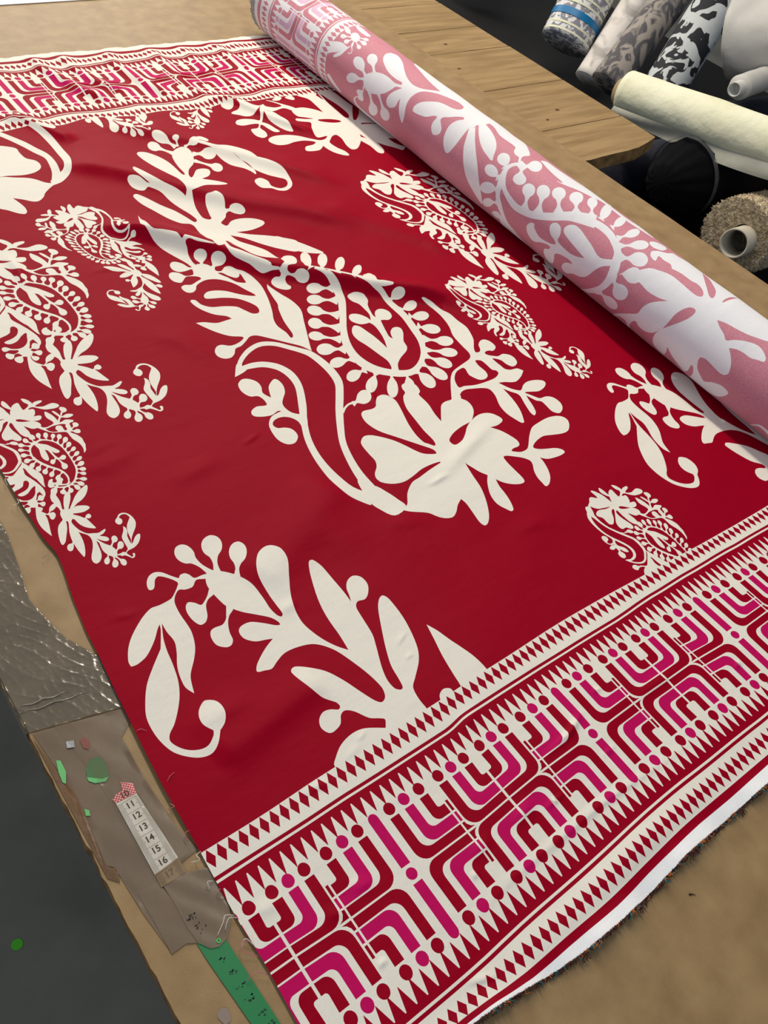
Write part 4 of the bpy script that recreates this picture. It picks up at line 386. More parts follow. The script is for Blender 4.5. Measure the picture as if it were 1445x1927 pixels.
def smooth_closed(P, n):
    """Catmull-Rom through the points; a doubled point makes a corner"""
    P = np.asarray(P); k = len(P); out = []
    for i in range(k):
        p0, p1, p2, p3 = P[i-1], P[i], P[(i+1) % k], P[(i+2) % k]
        if np.allclose(p1, p2): out.append(p1); continue
        l = np.hypot(*(p2-p1)); m1 = (p2-p0)/2; m2 = (p3-p1)/2
        a = np.hypot(*m1); b = np.hypot(*m2)
        if a > 1.0*l: m1 = m1*(1.0*l/a)
        if b > 1.0*l: m2 = m2*(1.0*l/b)
        for j in range(n):
            t = j/n; out.append((2*t**3-3*t**2+1)*p1+(t**3-2*t**2+t)*m1+(-2*t**3+3*t**2)*p2+(t**3-t**2)*m2)
    return np.array(out)
def arc(cx, cy, r, a0, a1, n=6): return [(cx+r*math.cos(a0+(a1-a0)*i/n), cy+r*math.sin(a0+(a1-a0)*i/n)) for i in range(n+1)]
def border_print(s0, s1, bar0, period, full=True):
    """the woven-look border: diamonds, stripes, saw teeth and the nested key pattern, as polygons in (length, level)"""
    out = []; R, C, K = 0, 1, 2
    def rect(c, a, b, v0, v1):
        n = max(2, int((b-a)/0.7)); xs = np.linspace(a, b, n)
        out.append((c, [(x, v0) for x in xs]+[(x, v1) for x in xs[::-1]]))
    rect(C, s0, s1, -0.02, 24.0)
    k = math.ceil(s0)
    while k <= s1-1:
        for a, b in ((0.0, 1.82), (19.3, 21.12)):
            out.append((R, [(k, a), (k+0.41, (a+b)/2), (k, b), (k-0.41, (a+b)/2)]))
        k += 1.0
    rect(R, s0, s1, 2.46, 2.76); rect(R, s0, s1, 18.36, 18.68); rect(R, s0, s1, 21.6, 22.3)
    rect(R, s0, s1, 2.95, 3.42); rect(R, s0, s1, 17.68, 18.16)
    d = period/22; x = bar0+2.7*d-period*math.ceil((bar0-s0)/period+1)
    while x < s1-1:
        if x > s0+0.6: out.append((R, [(x-d/2+0.03, 3.35), (x+d/2-0.03, 3.35), (x+0.02, 4.98), (x-0.02, 4.98)]))
        x += d
    d = period/21; x = bar0+0.3*d-period*math.ceil((bar0-s0)/period+1)
    while x < s1-1:
        if x > s0+0.6: out.append((R, [(x-d/2+0.03, 17.76), (x+d/2-0.03, 17.76), (x+0.02, 16.12), (x-0.02, 16.12)]))
        x += d
    hw = 0.475; MID = 10.58
    def put(c, P, mir=None):
        for q in (P, [(a, 2*MID-b) for a, b in P]):
            if mir is not None: q = [(mir[0]+mir[1]*a, b) for a, b in q]
            xs = [a for a, b in q]
            if max(xs) < s0+0.1 or min(xs) > s1-0.1: continue
            q = [(min(max(a, s0+0.01), s1-0.01), b) for a, b in q]
            out.append((c, q))
    def circ(x, v, r=0.53, n=16): return [(x+r*math.cos(2*PI*i/n), v+r*math.sin(2*PI*i/n)) for i in range(n)]
    def ell(x, vt, vb, xe, Ro, Ri, notch=False):
        """stroke: down from the circle at x, turning to xe"""
        P = [(x-hw, 6.12), (x-hw, vb-Ro)]+arc(x-hw+Ro, vb-Ro, Ro, PI, PI/2)+[(xe, vb), (xe, vt)]
        P += arc(x+hw+Ri, vt-Ri, Ri, PI/2, PI)+[(x+hw, 6.12)]
        return P
    inner = lambda x, xe: [(x-hw, 6.12), (x-hw, 7.8)]+arc(x-hw+0.7, 7.8, 0.7, PI, PI/2)+[(xe, 8.5), (xe, 7.6), (xe-0.12, 7.6)]+arc(x+hw+0.2, 7.35, 0.25, PI/2, PI, 4)+[(x+hw, 6.12)]
    n0 = math.floor((s0-bar0)/period)-1
    for n in range(n0, n0+8):
        b = bar0+n*period
        if b-period > s1 or b+period < s0: continue
        bar = [(-hw, 9.82), (-hw, 5.45)]+arc(0, 5.4, hw, PI, 2*PI, 8)+[(hw, 5.45), (hw, 9.82)]
        put(K, bar, (b, 1)); 
        q = circ(b, MID, 0.5)
        if b > s0+0.6 and b < s1-0.6: out.append((K, q))
        for sg in (1, -1):
            m = (b, sg); L = 6.12
            put(R, ell(1.72, 9.73, 10.50, L, 1.15, .9), m); put(K, ell(3.32, 8.66, 9.60, L, .95, 0.6), m); put(R, inner(5.0, L), m)
            for x, c in ((1.72, R), (3.32, K), (5.0, R)): put(c, circ(x, 5.4), m)
            put(R, [(6.30, 7.45), (6.57, 7.45), (6.57, 8.48), (6.30, 8.48)], m); put(K, [(6.30, 8.66), (6.57, 8.66), (6.57, 9.58), (6.30, 9.58)], m)
            put(R, [(6.30, 9.75), (6.57, 9.73), (6.62, 10.0), (6.85, 10.32), (7.2, 10.48), (6.30, 10.48)], m)
            m = (b+period/2*sg, -sg); 
            if sg == 1 or True:
                m2 = (b+sg*period/2, -sg)
                e = 0.13
                def flip(P): return [(-a, v) for a, v in P]
                put(R, flip(ell_l(4.15, 9.73, 10.50, e, 1.15, .9, hw)), (m2[0], m2[1])); put(K, flip(ell_l(2.6, 8.66, 9.60, e, .95, 0.6, hw)), (m2[0], m2[1]))
                put(R, flip([(-a, v) for a, v in inner(-1.08, -e)]), (m2[0], m2[1]))
                for x, c in ((4.15, R), (2.6, K), (1.05, R)): put(c, circ(x, 5.4), (m2[0], m2[1]))
    return out
def ell_l(x, vt, vb, e, Ro, Ri, hw):
    """mirror-image stroke for the closed nest, x measured from its centre line"""
    P = [(-x-hw, 6.12), (-x-hw, vb-Ro)]+arc(-x-hw+Ro, vb-Ro, Ro, PI, PI/2)+[(-e, vb), (-e, vt)]+arc(-x+hw+Ri, vt-Ri, Ri, PI/2, PI)+[(-x+hw, 6.12)]
    return [(-a, v) for a, v in P]
def inpoly(px_, py_, P):
    x = P[:, 0]; y = P[:, 1]; c = np.zeros(len(px_), bool); n = len(P); j = n-1
    for i in range(n):
        if y[i] != y[j]:
            m = ((y[i] > py_) != (y[j] > py_)); xi = (x[j]-x[i])*(py_-y[i])/(y[j]-y[i])+x[i]; c ^= m & (px_ < xi)
        j = i
    return c
def printed_sheet(boundary, shapes, grid, tiles=None):
    """triangulate the cloth so that every printed outline is an edge; returns 2D verts, tris, colour per tri.
    The work is split in tiles so that the triangulation stays quick."""
    bx0, by0 = boundary.min(0); bx1, by1 = boundary.max(0)
    verts = []; edges = []
    def addloop(P):
        b = len(verts); n = len(P); verts.extend(P); edges.extend((b+i, b+(i+1) % n) for i in range(n))
    addloop([tuple(p) for p in boundary])
    for c, P in shapes:
        keep = [P[0]]
        for p in P[1:]:
            if (p[0]-keep[-1][0])**2+(p[1]-keep[-1][1])**2 > 1e-4: keep.append(p)
        if len(keep) > 2: addloop([tuple(p) for p in keep])
    verts.extend(tuple(p) for p in grid)
    vo, eo, fo, _, _, _ = geometry.delaunay_2d_cdt([Vector(v) for v in verts], edges, [], 0, 1e-4)
    V = np.array([(v.x, v.y) for v in vo]); F = np.array([tuple(f) for f in fo if len(f) == 3])
    cen = V[F].mean(1); ins = inpoly(cen[:, 0], cen[:, 1], np.asarray(boundary)); F = F[ins]; cen = cen[ins]
    o = np.argsort(cen[:, 0]); cs = cen[o]; colr = np.zeros(len(F), int)
    for c, P in shapes:
        P = np.asarray(P); a = np.searchsorted(cs[:, 0], P[:, 0].min()); b = np.searchsorted(cs[:, 0], P[:, 0].max())
        if b <= a: continue
        sub = slice(a, b); yy = cs[sub, 1]; m = (yy > P[:, 1].min()) & (yy < P[:, 1].max()); idx = np.arange(a, b)[m]
        if len(idx) == 0: continue
        h = inpoly(cs[idx, 0], cs[idx, 1], P); colr[o[idx[h]]] = c
    used = np.unique(F); re = -np.ones(len(V), int); re[used] = np.arange(len(used))
    return V[used], re[F], colr
# ------------------------------------------------------------------ SETTING
v, f = box_geo(-6, 9, -5, 12, -0.90, -0.85)
floor = setp(mesh_obj('floor', v, f, M['floor'], smooth=False), kind='structure')
# ------------------------------------------------------------------ the cloth on the table
motif = {k: [(c, dec(s)) for c, s in v] for k, v in SHAPES.items()}
shapes = []
def place(key, A=None, n=3):
    for c, P in motif[key]:
        Q = smooth_closed(P, n)
        if A is not None: A_ = np.array(A, float).reshape(2, 3); Q = Q@A_[:, :2].T+A_[:, 2]
        shapes.append((c, Q))
for k in ('ul', 'ur', 'spr', 'sprleaf', 'core', 'ringc', 'cen'): place(k, None, 4)
place('tail', None, 3); place('ring2', None, 3)
for key, A in INST: place(key, A, 3 if key == 'spr' else 2)
bs = []
NB = border_print(-4, 96, 12.96, 22.78); FB = border_print(-4, 98, 12.8, 22.85)
for c, P in NB:
    P = np.array(P); bs.append((c, np.c_[P[:, 0], border_t(P[:, 0], P[:, 1], NEARC, -6, 2.0)]))
for c, P in FB:
    P = np.array(P); bs.append((c, np.c_[P[:, 0], border_t(P[:, 0], P[:, 1], FARC, -6, 1.0)]))
shapes += bs
sg = np.arange(-3, 92, 0.8)
cutc = dec(CUT)
xr = lambda t: 92.3+0.0318*t
near_edge = [(s, float(border_t(np.array([s]), np.array([23.3]), NEARC, -6, 2.0)[0])) for s in sg if s > -0.6]
far_edge = [(s, float(border_t(np.array([s]), np.array([23.3]), FARC, -6, 1.0)[0])) for s in sg if s > 2.2]
far_edge = [(s, t+0.12*math.sin(s*9)+0.1*math.sin(s*5.3)) for s, t in far_edge]
ct = np.arange(-21, 141.5, 0.9); cs_ = np.interp(-ct, -cutc[:, 1], cutc[:, 0])+0.04*np.sin(ct*7)
B = [(cs_[i], ct[i]) for i in range(len(ct))][::-1]         # far -> near along the cut edge
B = B+near_edge+[(xr(t), t) for t in np.arange(-23.5, 141, 2.0)]+far_edge[::-1]
boundary = np.array(B)
gx, gy = np.meshgrid(np.arange(-0.5, 97, 0.95), np.arange(-24, 143, 0.95)); G = np.c_[gx.ravel(), gy.ravel()]; G[:, 0] += 0.25*np.sin(G[:, 1]*3.1)
ok = inpoly(G[:, 0], G[:, 1], boundary); G = G[ok]
extra = []
for P, amp, wl, wr in RIDGES:                                # finer points along the folds
    P = np.array(P)
    for i in range(len(P)-1):
        a, b = P[i], P[i+1]; L = np.hypot(*(b-a)); d = (b-a)/L; n = np.array([-d[1], d[0]])
        st = 0.3*min(wl, wr)+0.05
        for u in np.arange(0, L, max(st, .25)):
            for w in np.arange(-2.2*wr, 2.2*wl, st): extra.append(a+d*u+n*w+rng.normal(0, .02, 2))
extra = np.array(extra); extra = extra[inpoly(extra[:, 0], extra[:, 1], boundary)]
V2, F2, C2 = printed_sheet(boundary, shapes, np.vstack([G, extra]))
print('cloth', len(V2), len(F2))
def cloth_z(S, T):
    h = height(S, T)
    ne = np.interp(S, -6+2.0*np.arange(len(NEARC[23.3])), np.array(NEARC[23.3])/100.0)
    dd = T-ne; curl = np.clip(1-dd/2.2, 0, 1)**2*(0.35+0.30*np.sin(S*0.55+1.0)+0.12*np.sin(S*1.7)); h = h+np.maximum(curl, 0)
    x = xr(T)-S                                               # tucks under the roll
    return np.where(x < 5, h*np.clip(x/5, 0, 1)+0.06, h)
Z2 = cloth_z(V2[:, 0], V2[:, 1]); eps = 0.03
nx = -(cloth_z(V2[:, 0]+eps, V2[:, 1])-cloth_z(V2[:, 0]-eps, V2[:, 1]))/(2*eps); ny = -(cloth_z(V2[:, 0], V2[:, 1]+eps)-cloth_z(V2[:, 0], V2[:, 1]-eps))/(2*eps)
nn = np.c_[nx, ny, np.ones(len(nx))]; nn /= np.linalg.norm(nn, axis=1)[:, None]
# orient faces upward
e1 = V2[F2[:, 1]]-V2[F2[:, 0]]; e2 = V2[F2[:, 2]]-V2[F2[:, 0]]; fl = (e1[:, 0]*e2[:, 1]-e1[:, 1]*e2[:, 0]) < 0; F2[fl] = F2[fl][:, ::-1]
bolt = empty('fabric_bolt', (xr(60)*U, 60*U, 0.0))
setp(bolt, 'crimson and cream paisley cloth spread over the board and rolled up along its right side', 'fabric')
cen2 = V2[F2].mean(1)
nearline = np.interp(cen2[:, 0], -6+2.0*np.arange(len(NEARC[22.3])), np.array(NEARC[22.3])/100.0)
farline = np.interp(cen2[:, 0], -6+1.0*np.arange(len(FARC[23.3])), np.array(FARC[23.3])/100.0)-1.0
C2 = np.where((cen2[:, 1] < nearline) & (C2 == 1), 3, C2)
sheet = mesh_obj('spread_cloth', np.c_[V2*U, Z2*U+0.0012], F2, [M['red'], M['cream'], M['pink'], M['selvedge']], bolt, fmat=C2)
sheet.data.normals_split_custom_set_from_vertices([tuple(x) for x in nn])
sheet['label'] = 'flat printed side of the cloth, crimson ground with cream flowers'
# ------------------------------------------------------------------ the rolled-up part
RS, RK, RR = 92.24, 0.0318, 6.03
rshapes = [(c, smooth_closed(dec(s), 3)) for c, s in ROLL]
rb = []
for c, P in border_print(-9.5, 28.3, -2.4, 22.78):
    P = np.array(P); t = np.interp(P[:, 1], [0, 2.62, 18.5, 21.9, 24], [114.3, 117.3, 135.2, 139.0, 142.6]); rb.append((c, np.c_[P[:, 0], t]))
a0, a1 = -9.3, 28.2
bd = np.array([(a, -26.0) for a in np.arange(a0, a1, 0.6)]+[(a1, t) for t in np.arange(-26, 142.4, 2)]+[(a, 142.4) for a in np.arange(a1, a0, -0.6)]+[(a0, t) for t in np.arange(142.4, -26, -2)])
gx, gy = np.meshgrid(np.arange(a0+.3, a1, 0.55), np.arange(-25.5, 142, 1.6)); G = np.c_[gx.ravel(), gy.ravel()]
V3, F3, C3 = printed_sheet(bd, rshapes+rb, G)
th = V3[:, 0]/RR; t3 = V3[:, 1]
rad = RR+0.03*np.sin(t3*0.21+th*2)+0.02*np.sin(t3*0.6-th*3)
X = (RS+RK*t3)-rad*np.cos(th); Zz = RR+0.05+rad*np.sin(th)
P3 = np.c_[X*U, t3*U, Zz*U+0.001]
nr = np.c_[-np.cos(th), np.zeros(len(th)), np.sin(th)]
e1 = P3[F3[:, 1]]-P3[F3[:, 0]]; e2 = P3[F3[:, 2]]-P3[F3[:, 0]]; fl = (np.cross(e1, e2)*nr[F3[:, 0]]).sum(1) < 0; F3[fl] = F3[fl][:, ::-1]
C3 = np.where(t3[F3].mean(1) > 140.9, 3, C3)
M['silver'] = mat('frayed_selvedge', srgb(196, 202, 210), 0.4, srgb(96, 104, 118), 420, 1.0, 700, 0.6)
rollo = mesh_obj('rolled_cloth', P3, F3, [M['rev_red'], M['rev_cream'], M['rev_pink'], M['silver']], bolt, fmat=C3)
rollo['label'] = 'rolled part of the cloth showing its pale pink and white reverse'
# wound layers and cardboard core seen at the far end
def ring_disc(name, c, ax, r0, r1, turns, m, parent, out=1):
    V = []; F = []; n = 48*turns
    ax = Vector(ax).normalized(); a = ax.cross(Vector((0, 0, 1))).normalized(); b = ax.cross(a); c = Vector(c)
    for i in range(n+1):
        r = r0+(r1-r0)*i/n; t = 2*PI*turns*i/n; d = a*math.cos(t)+b*math.sin(t)
        wob = 0.0006*math.sin(i*0.37)
        V += [c+d*(r-(r1-r0)/turns*0.9)+ax*(wob-0.0008), c+d*(r-(r1-r0)/turns*0.45)+ax*(0.0012+wob), c+d*r+ax*(wob-0.0008)]
    for i in range(n): F += [(3*i, 3*i+1, 3*i+4, 3*i+3), (3*i+1, 3*i+2, 3*i+5, 3*i+4)]
    return mesh_obj(name, V, F, m, parent)
M['card'] = mat('cardboard', srgb(150, 128, 100), 0.8, srgb(176, 154, 124), 40, 0.2, 200)
ring_disc('wound_layers', (xr(142.4)*U, 142.5*U, (RR+0.05)*U+0.001), (RK, 1, 0), 2.2*U, RR*U, 12, M['silver'], bolt)
pts = []
for i in range(240):
    a = random.uniform(0, 2*PI); r = (RR-random.uniform(-.02, .5))*U; c = Vector((xr(142.2)*U, 142.2*U, (RR+0.05)*U+0.001))
    d = Vector((-math.cos(a), 0, math.sin(a))); p = c+d*r
    pts.append([p, p+Vector((random.uniform(-.002, .002), random.uniform(.002, .008), random.uniform(-.002, .002))), p+Vector((random.uniform(-.004, .004), random.uniform(.004, .012), random.uniform(-.004, .003)))])
v, f = tube_mesh(pts, 0.0005, 4)
o = mesh_obj('selvedge_fuzz', v, f, M['silver'], bolt); o['kind'] = 'stuff'; o['label'] = 'silvery frayed selvedge at the roll end'
# fringe along the near selvedge and loose threads on the cut edge
M['dark_thread'] = mat('dark_thread', srgb(52, 30, 48), 0.8, srgb(96, 52, 34), 300)
M['white_thread'] = mat('white_thread', srgb(226, 222, 214), 0.7)
M['pink_thread'] = mat('pink_thread', srgb(205, 110, 125), 0.7)
pts = []
for i in range(2600):
    s = random.uniform(9, 90); t = float(np.interp(s, -6+2.0*np.arange(len(NEARC[23.3])), np.array(NEARC[23.3])/100.0))
    z = float(cloth_z(np.array([s]), np.array([t]))[0])
    l = random.uniform(0.08, 0.42)*(1.9 if math.sin(s*1.3)*math.sin(s*0.41) > .75 else 1); dx = random.gauss(0, .18)
    p = Vector((s*U, (t+.05)*U, z*U+.001)); pts.append([p, p+Vector((dx*.5*U, -l*.6*U, random.uniform(-.15, .12)*U)), p+Vector((dx*U, -l*U, -random.uniform(.0, 1.0)*min(z, .5)*U))])
v, f = tube_mesh(pts, 0.00022, 3)
o = mesh_obj('fringe', v, f, M['dark_thread'], bolt); o['kind'] = 'stuff'; o['label'] = 'short dark frayed threads along the near selvedge'
pts = []
for i in range(260):
    s = random.uniform(9, 90); s = s+1.5*math.sin(s*1.3); t = float(np.interp(s, -6+2.0*np.arange(len(NEARC[23.3])), np.array(NEARC[23.3])/100.0)); z = float(cloth_z(np.array([s]), np.array([t]))[0])
    p = Vector((s*U, (t+.05)*U, z*U+.0012)); l = random.uniform(.2, .55); pts.append([p, p+Vector((random.gauss(0, .2)*U, -l*.6*U, .1*U)), p+Vector((random.gauss(0, .3)*U, -l*U, -.1*U))])
for k_, (nm, cc) in enumerate((('orange_thread', (196, 104, 40)), ('teal_thread', (40, 116, 120)))):
    v, f = tube_mesh(pts[k_::2], 0.0003, 3); o = mesh_obj(nm, v, f, mat(nm, srgb(*cc), .8), bolt); o['kind'] = 'stuff'
LT = LTHREADS
for i, (col, P) in enumerate(LT):
    pp = [Vector((s*U, t*U, (0.25+0.35*math.sin(PI*j/(len(P)-1)))*U+.001)) for j, (s, t) in enumerate(P)]
    q = []
    for j in range(len(pp)-1):
        for k in range(4):
            u = k/4; p0 = pp[max(j-1, 0)]; p1 = pp[j]; p2 = pp[j+1]; p3 = pp[min(j+2, len(pp)-1)]
            q.append(0.5*((2*p1)+(-p0+p2)*u+(2*p0-5*p1+4*p2-p3)*u*u+(-p0+3*p1-3*p2+p3)*u**3))
    q.append(pp[-1]); v, f = tube_mesh([q], 0.00028, 5); mesh_obj('loose_thread', v, f, M[col], bolt)
# ------------------------------------------------------------------ the board and the plank table below it
BX0, BX1 = -7.45*U, 126.2*U
nb = 150; ys = np.linspace(-1.3, 2.6, nb*4); rag = 0.0002*np.sin(ys*190)+rng.normal(0, .0004, len(ys))
top = []; V = []; F = []
for i, y in enumerate(ys):
    x0 = BX0+rag[i]; x1 = BX1+0.0004*math.sin(y*40)
    V += [(x0, y, 0), (x0-0.0008+rag[(i*7) % len(ys)], y, -0.006), (x0, y, -0.019), (x1, y, -0.019), (x1+.0004, y, -0.002), (x1, y, 0)]
fm = []
for i in range(len(ys)-1):
    a = 6*i; b = a+6
    for j in range(6):
        k = (j+1) % 6; F.append((a+j, a+k, b+k, b+j)); fm.append(0 if j == 5 else 1)
F += [(0, 1, 2, 3, 4, 5)[::-1], tuple(6*(len(ys)-1)+j for j in range(6))]; fm += [1, 1]
board = setp(mesh_obj('fiberboard_panel', V, F, [M['board'], M['board_edge']], smooth=False, fmat=fm), 'brown fiberboard sheet covering the worktable under the crimson cloth', 'board')
tb = setp(empty('plank_table', (0.6, 1.2, -0.85)), 'rough pine plank table sticking out beside the fiberboard at the right', 'table')
seams = [79.5, 92.2, 110.9, 129.6, 141.5, 156, 172, 190]
low = [-120, -100, -80, -60, -40, -20, 0, 20, 40, 60]
allb = low+seams
for i in range(len(allb)-1):
    y0, y1 = allb[i]*U+.0009, allb[i+1]*U-.0009
    xe = (155.8+random.uniform(-.3, .3))*U if allb[i] >= 79 else 118*U
    nseg = 40; V = []; F = []
    for j in range(nseg+1):
        x = -4*U+(xe+4*U)*j/nseg
        ya = y0; zt = -0.0202-0.0004*random.random()
        if allb[i] == 79.5: ya = y0+0.004*math.sin(x*13)+0.003*math.sin(x*41)+(0.02*max(0, (x-1.28)/0.12) if x > 1.28 else 0); 
        V += [(x, ya, zt), (x, ya+0.001*math.sin(x*60), -0.045), (x, y1, -0.045), (x, y1, zt)]
    for j in range(nseg):
        a = 4*j; b = a+4
        for k in range(4): F.append((a+k, a+(k+1) % 4, b+(k+1) % 4, b+k))
    F += [(0, 1, 2, 3)[::-1], tuple(4*nseg+k for k in range(4))]
    fm = [0]*(4*nseg)+[1, 1]
    for j in range(nseg): fm[4*j] = 1
    o = mesh_obj('plank', V, F, [M['plank'], M['plank_end']], tb, smooth=False, fmat=fm)
    o.data.transform(Matrix.Identity(4))
for x, y in ((0.05, -1.0), (1.05, -1.0), (0.05, 1.6), (1.3, 1.6), (1.3, 0.85)):
    v, f = box_geo(x-.04, x+.04, y-.04, y+.04, -.85, -.045); mesh_obj('leg', v, f, M['plank'], tb, smooth=False)
for px_, py_, r in KNOTS:
    V = [(px_*U, py_*U, -.0197)]+[(px_*U+r*1.6*math.cos(a)*U, py_*U+r*math.sin(a)*U, -.0197) for a in np.linspace(0, 2*PI, 13)[:-1]]
    mesh_obj('knot', V, [(0, i+1, (i+1) % 12+1) for i in range(12)], M['knot'], tb, smooth=False)
# paper at the far left of the board
v, f = box_geo(30*U, 75*U, 0, 0.3, 0.0005, 0.0011); 
V = [(25*U, 165.1*U, .0006), (70.5*U, 165.0*U, .0006), (70.5*U, 195*U, .0006), (25*U, 195*U, .0006), (25*U, 165.1*U, .0016), (70.5*U, 165.0*U, .0016), (70.5*U, 195*U, .0016), (25*U, 195*U, .0016)]
M['paper'] = mat('white_paper', srgb(228, 232, 240), 0.6)
setp(mesh_obj('paper_sheet', V, f, M['paper'], smooth=False), 'white paper sheet at the far end of the board', 'paper')
# ------------------------------------------------------------------ packing tape, measuring tapes, scraps on the left edge
def film(name, outline, z, m, wrinkle, parent=None, step=0.35, thick=0.0):
    P = np.array(outline); bxs = np.arange(P[:, 0].min(), P[:, 0].max(), step); bys = np.arange(P[:, 1].min(), P[:, 1].max(), step)
    gx, gy = np.meshgrid(bxs, bys); G = np.c_[gx.ravel(), gy.ravel()]; G = G[inpoly(G[:, 0], G[:, 1], P)]
    verts = [Vector(p) for p in P]+[Vector(g) for g in G]; n = len(P)
    vo, _, fo, _, _, _ = geometry.delaunay_2d_cdt(verts, [(i, (i+1) % n) for i in range(n)], [], 1, 1e-5)
    V = np.array([(v.x, v.y) for v in vo]); F = [tuple(f) for f in fo]
    h = wrinkle(V[:, 0], V[:, 1]); o = mesh_obj(name, np.c_[V*U, z+h*U], F, m, parent)
    return o
def tape_mat(name, col, alpha, rough, bump, bscale, stretch=(1, 1, 1)):
    m = mat(name, col, rough, (col[0]*.8, col[1]*.8, col[2]*.78, 1), 18, bump, bscale, 0.8, alpha=alpha, stretch=stretch, bdist=.0015)
    m.node_tree.nodes['Principled BSDF'].inputs['Coat Weight'].default_value = 0.6; m.node_tree.nodes['Principled BSDF'].inputs['Coat Roughness'].default_value = 0.08
    return m
M['tape_shiny'] = tape_mat('crinkled_packing_tape', srgb(116, 106, 90), 0.86, 0.17, 0.4, 40, (1.2, 2.2, 1))
M['tape_brown'] = tape_mat('brown_packing_tape', srgb(126, 106, 86), 0.82, 0.28, 0.25, 30)
M['tape_amber'] = tape_mat('amber_tape', srgb(112, 76, 38), 0.9, 0.3, 0.5, 60)
M['tape_thin'] = tape_mat('clear_tape', srgb(150, 130, 108), 0.16, 0.18, 0.2, 40)
def wr_big(x, y):
    h = 0.10+0.04*np.sin(y*.5+x*.4)
    for a, bq, c, k in ((1.9, 3.1, 0.3, .05), (-1.2, 4.4, 1.7, .04), (3.2, 1.1, 2.9, .035), (-3.9, 2.3, .8, .03), (.6, 7.1, 1.1, .022), (5.0, -4.2, .2, .02)):
        p = a*x+bq*y*.42+c+1.3*np.sin(.7*x+.31*y+c)+.6*np.sin(1.9*y*.5+c); h = h+.72*k*(1-np.abs(np.sin(p)))**3*(0.4+.6*np.sin(.8*x-.35*y+c*3)**2)
    return h
wr_flat = lambda x, y: 0.05+0.008*np.sin(y*1.3+x*2)
edgeL = -7.35
ta = setp(film('packing_tape', [(edgeL, 46), (-0.2, 46), (-0.6, 41.7), (-0.7, 37.9), (-1.4, 33), (-2.0, 29.5), (-1.4, 26), (-0.9, 23.8), (0.9, 20.3), (1.0, 16.7), (1.0, 14.6), (edgeL, 16.6)], 0.0004, M['tape_shiny'], wr_big, step=0.13), 'wide crinkled shiny packing tape wrapped over the board edge, highest up the left side', 'tape')
v_, f_2 = [], []
for i in range(100):
    y = 16.7+(46-16.7)*i/99; w = 0.02*math.sin(i*1.7); v_ += [((edgeL+.02)*U, y*U, .0012), ((edgeL-.22+w)*U, y*U, -.002), ((edgeL-.25+w)*U, y*U, -.016)]
for i in range(99):
    a = 3*i; f_2 += [(a, a+1, a+4, a+3), (a+1, a+2, a+5, a+4)]
mesh_obj('folded_edge', v_, f_2, M['tape_shiny'], ta)
rid = []
for (x0, y0, x1, y1) in ((-7.3, 18.6, -1.6, 17.6), (-7.2, 19.2, -3.0, 18.5)):
    rid.append([Vector(((x0+(x1-x0)*k/8)*U, (y0+(y1-y0)*k/8+.12*math.sin(k*2))*U, .0016)) for k in range(9)])
v, f = tube_mesh(rid, lambda t: 0.0009*(0.3+math.sin(PI*t)), 6); mesh_obj('tape_crease', v, f, M['tape_shiny'], ta)
setp(film('packing_tape', [(edgeL+.2, 16.4), (0.9, 14.5), (0.2, 13.2), (-1.1, 12.2), (-1.2, 8.0), (-1.0, 2.7), (-0.4, 0.2), (-4.3, -0.4), (-5.85, -2.8), (-5.75, -5.55), (-6.2, -2), (-6.45, 2.5), (-6.95, 3.0), (-6.45, 9.3), (-6.8, 12.7)], 0.0004, M['tape_brown'], wr_flat, step=0.5), 'flat brown packing tape strip under the white measuring tape', 'tape')
setp(film('packing_tape', [(edgeL+.05, 16.2), (-6.9, 12.7), (-6.4, 9.3), (-6.9, 3.0), (-6.4, 2.0), (-6.6, 1.2), (edgeL+.1, 2.0)], 0.0005, M['tape_amber'], wr_flat, step=0.5), 'amber brown tape strip along the very edge of the board', 'tape')
setp(film('packing_tape', [(-5.9, -0.2), (-5.82, -2.8), (-5.8, -5.55), (-4.6, -5.5), (-3.9, -5.9), (-3.9, -2.7), (-4.2, -0.4)], 0.00075, M['tape_brown'], wr_flat, step=0.5), 'narrow brown tape tail ending in a torn point near the green measuring tape', 'tape')
setp(film('packing_tape', [(-4.05, -0.6), (-2.1, -0.9), (-0.2, -1.6), (-0.35, -3.5), (-0.7, -5.2), (-1.2, -6.2), (-2.0, -6.95), (-2.7, -7.1), (-3.3, -6.85), (-3.86, -6.0), (-4.0, -4.6), (-3.95, -2.7)], 0.0010, M['tape_brown'], lambda x, y: 0.06+0.012*np.sin(y*2.1+x*3), step=0.35), 'rounded dark tape patch holding down the end of the green measuring tape', 'tape')
setp(film('clear_tape_strip', [(-5.4, 16.2), (-4.0, 16.0), (-2.6, 8.6), (-1.9, 0.6), (-1.95, -0.9), (-4.3, -0.6), (-4.35, 7.0), (-4.6, 11)], 0.0021, M['tape_thin'], lambda x, y: 0.02+0.01*np.sin(y*6), step=0.5), 'clear striped tape strip laid over the white measuring tape', 'tape')
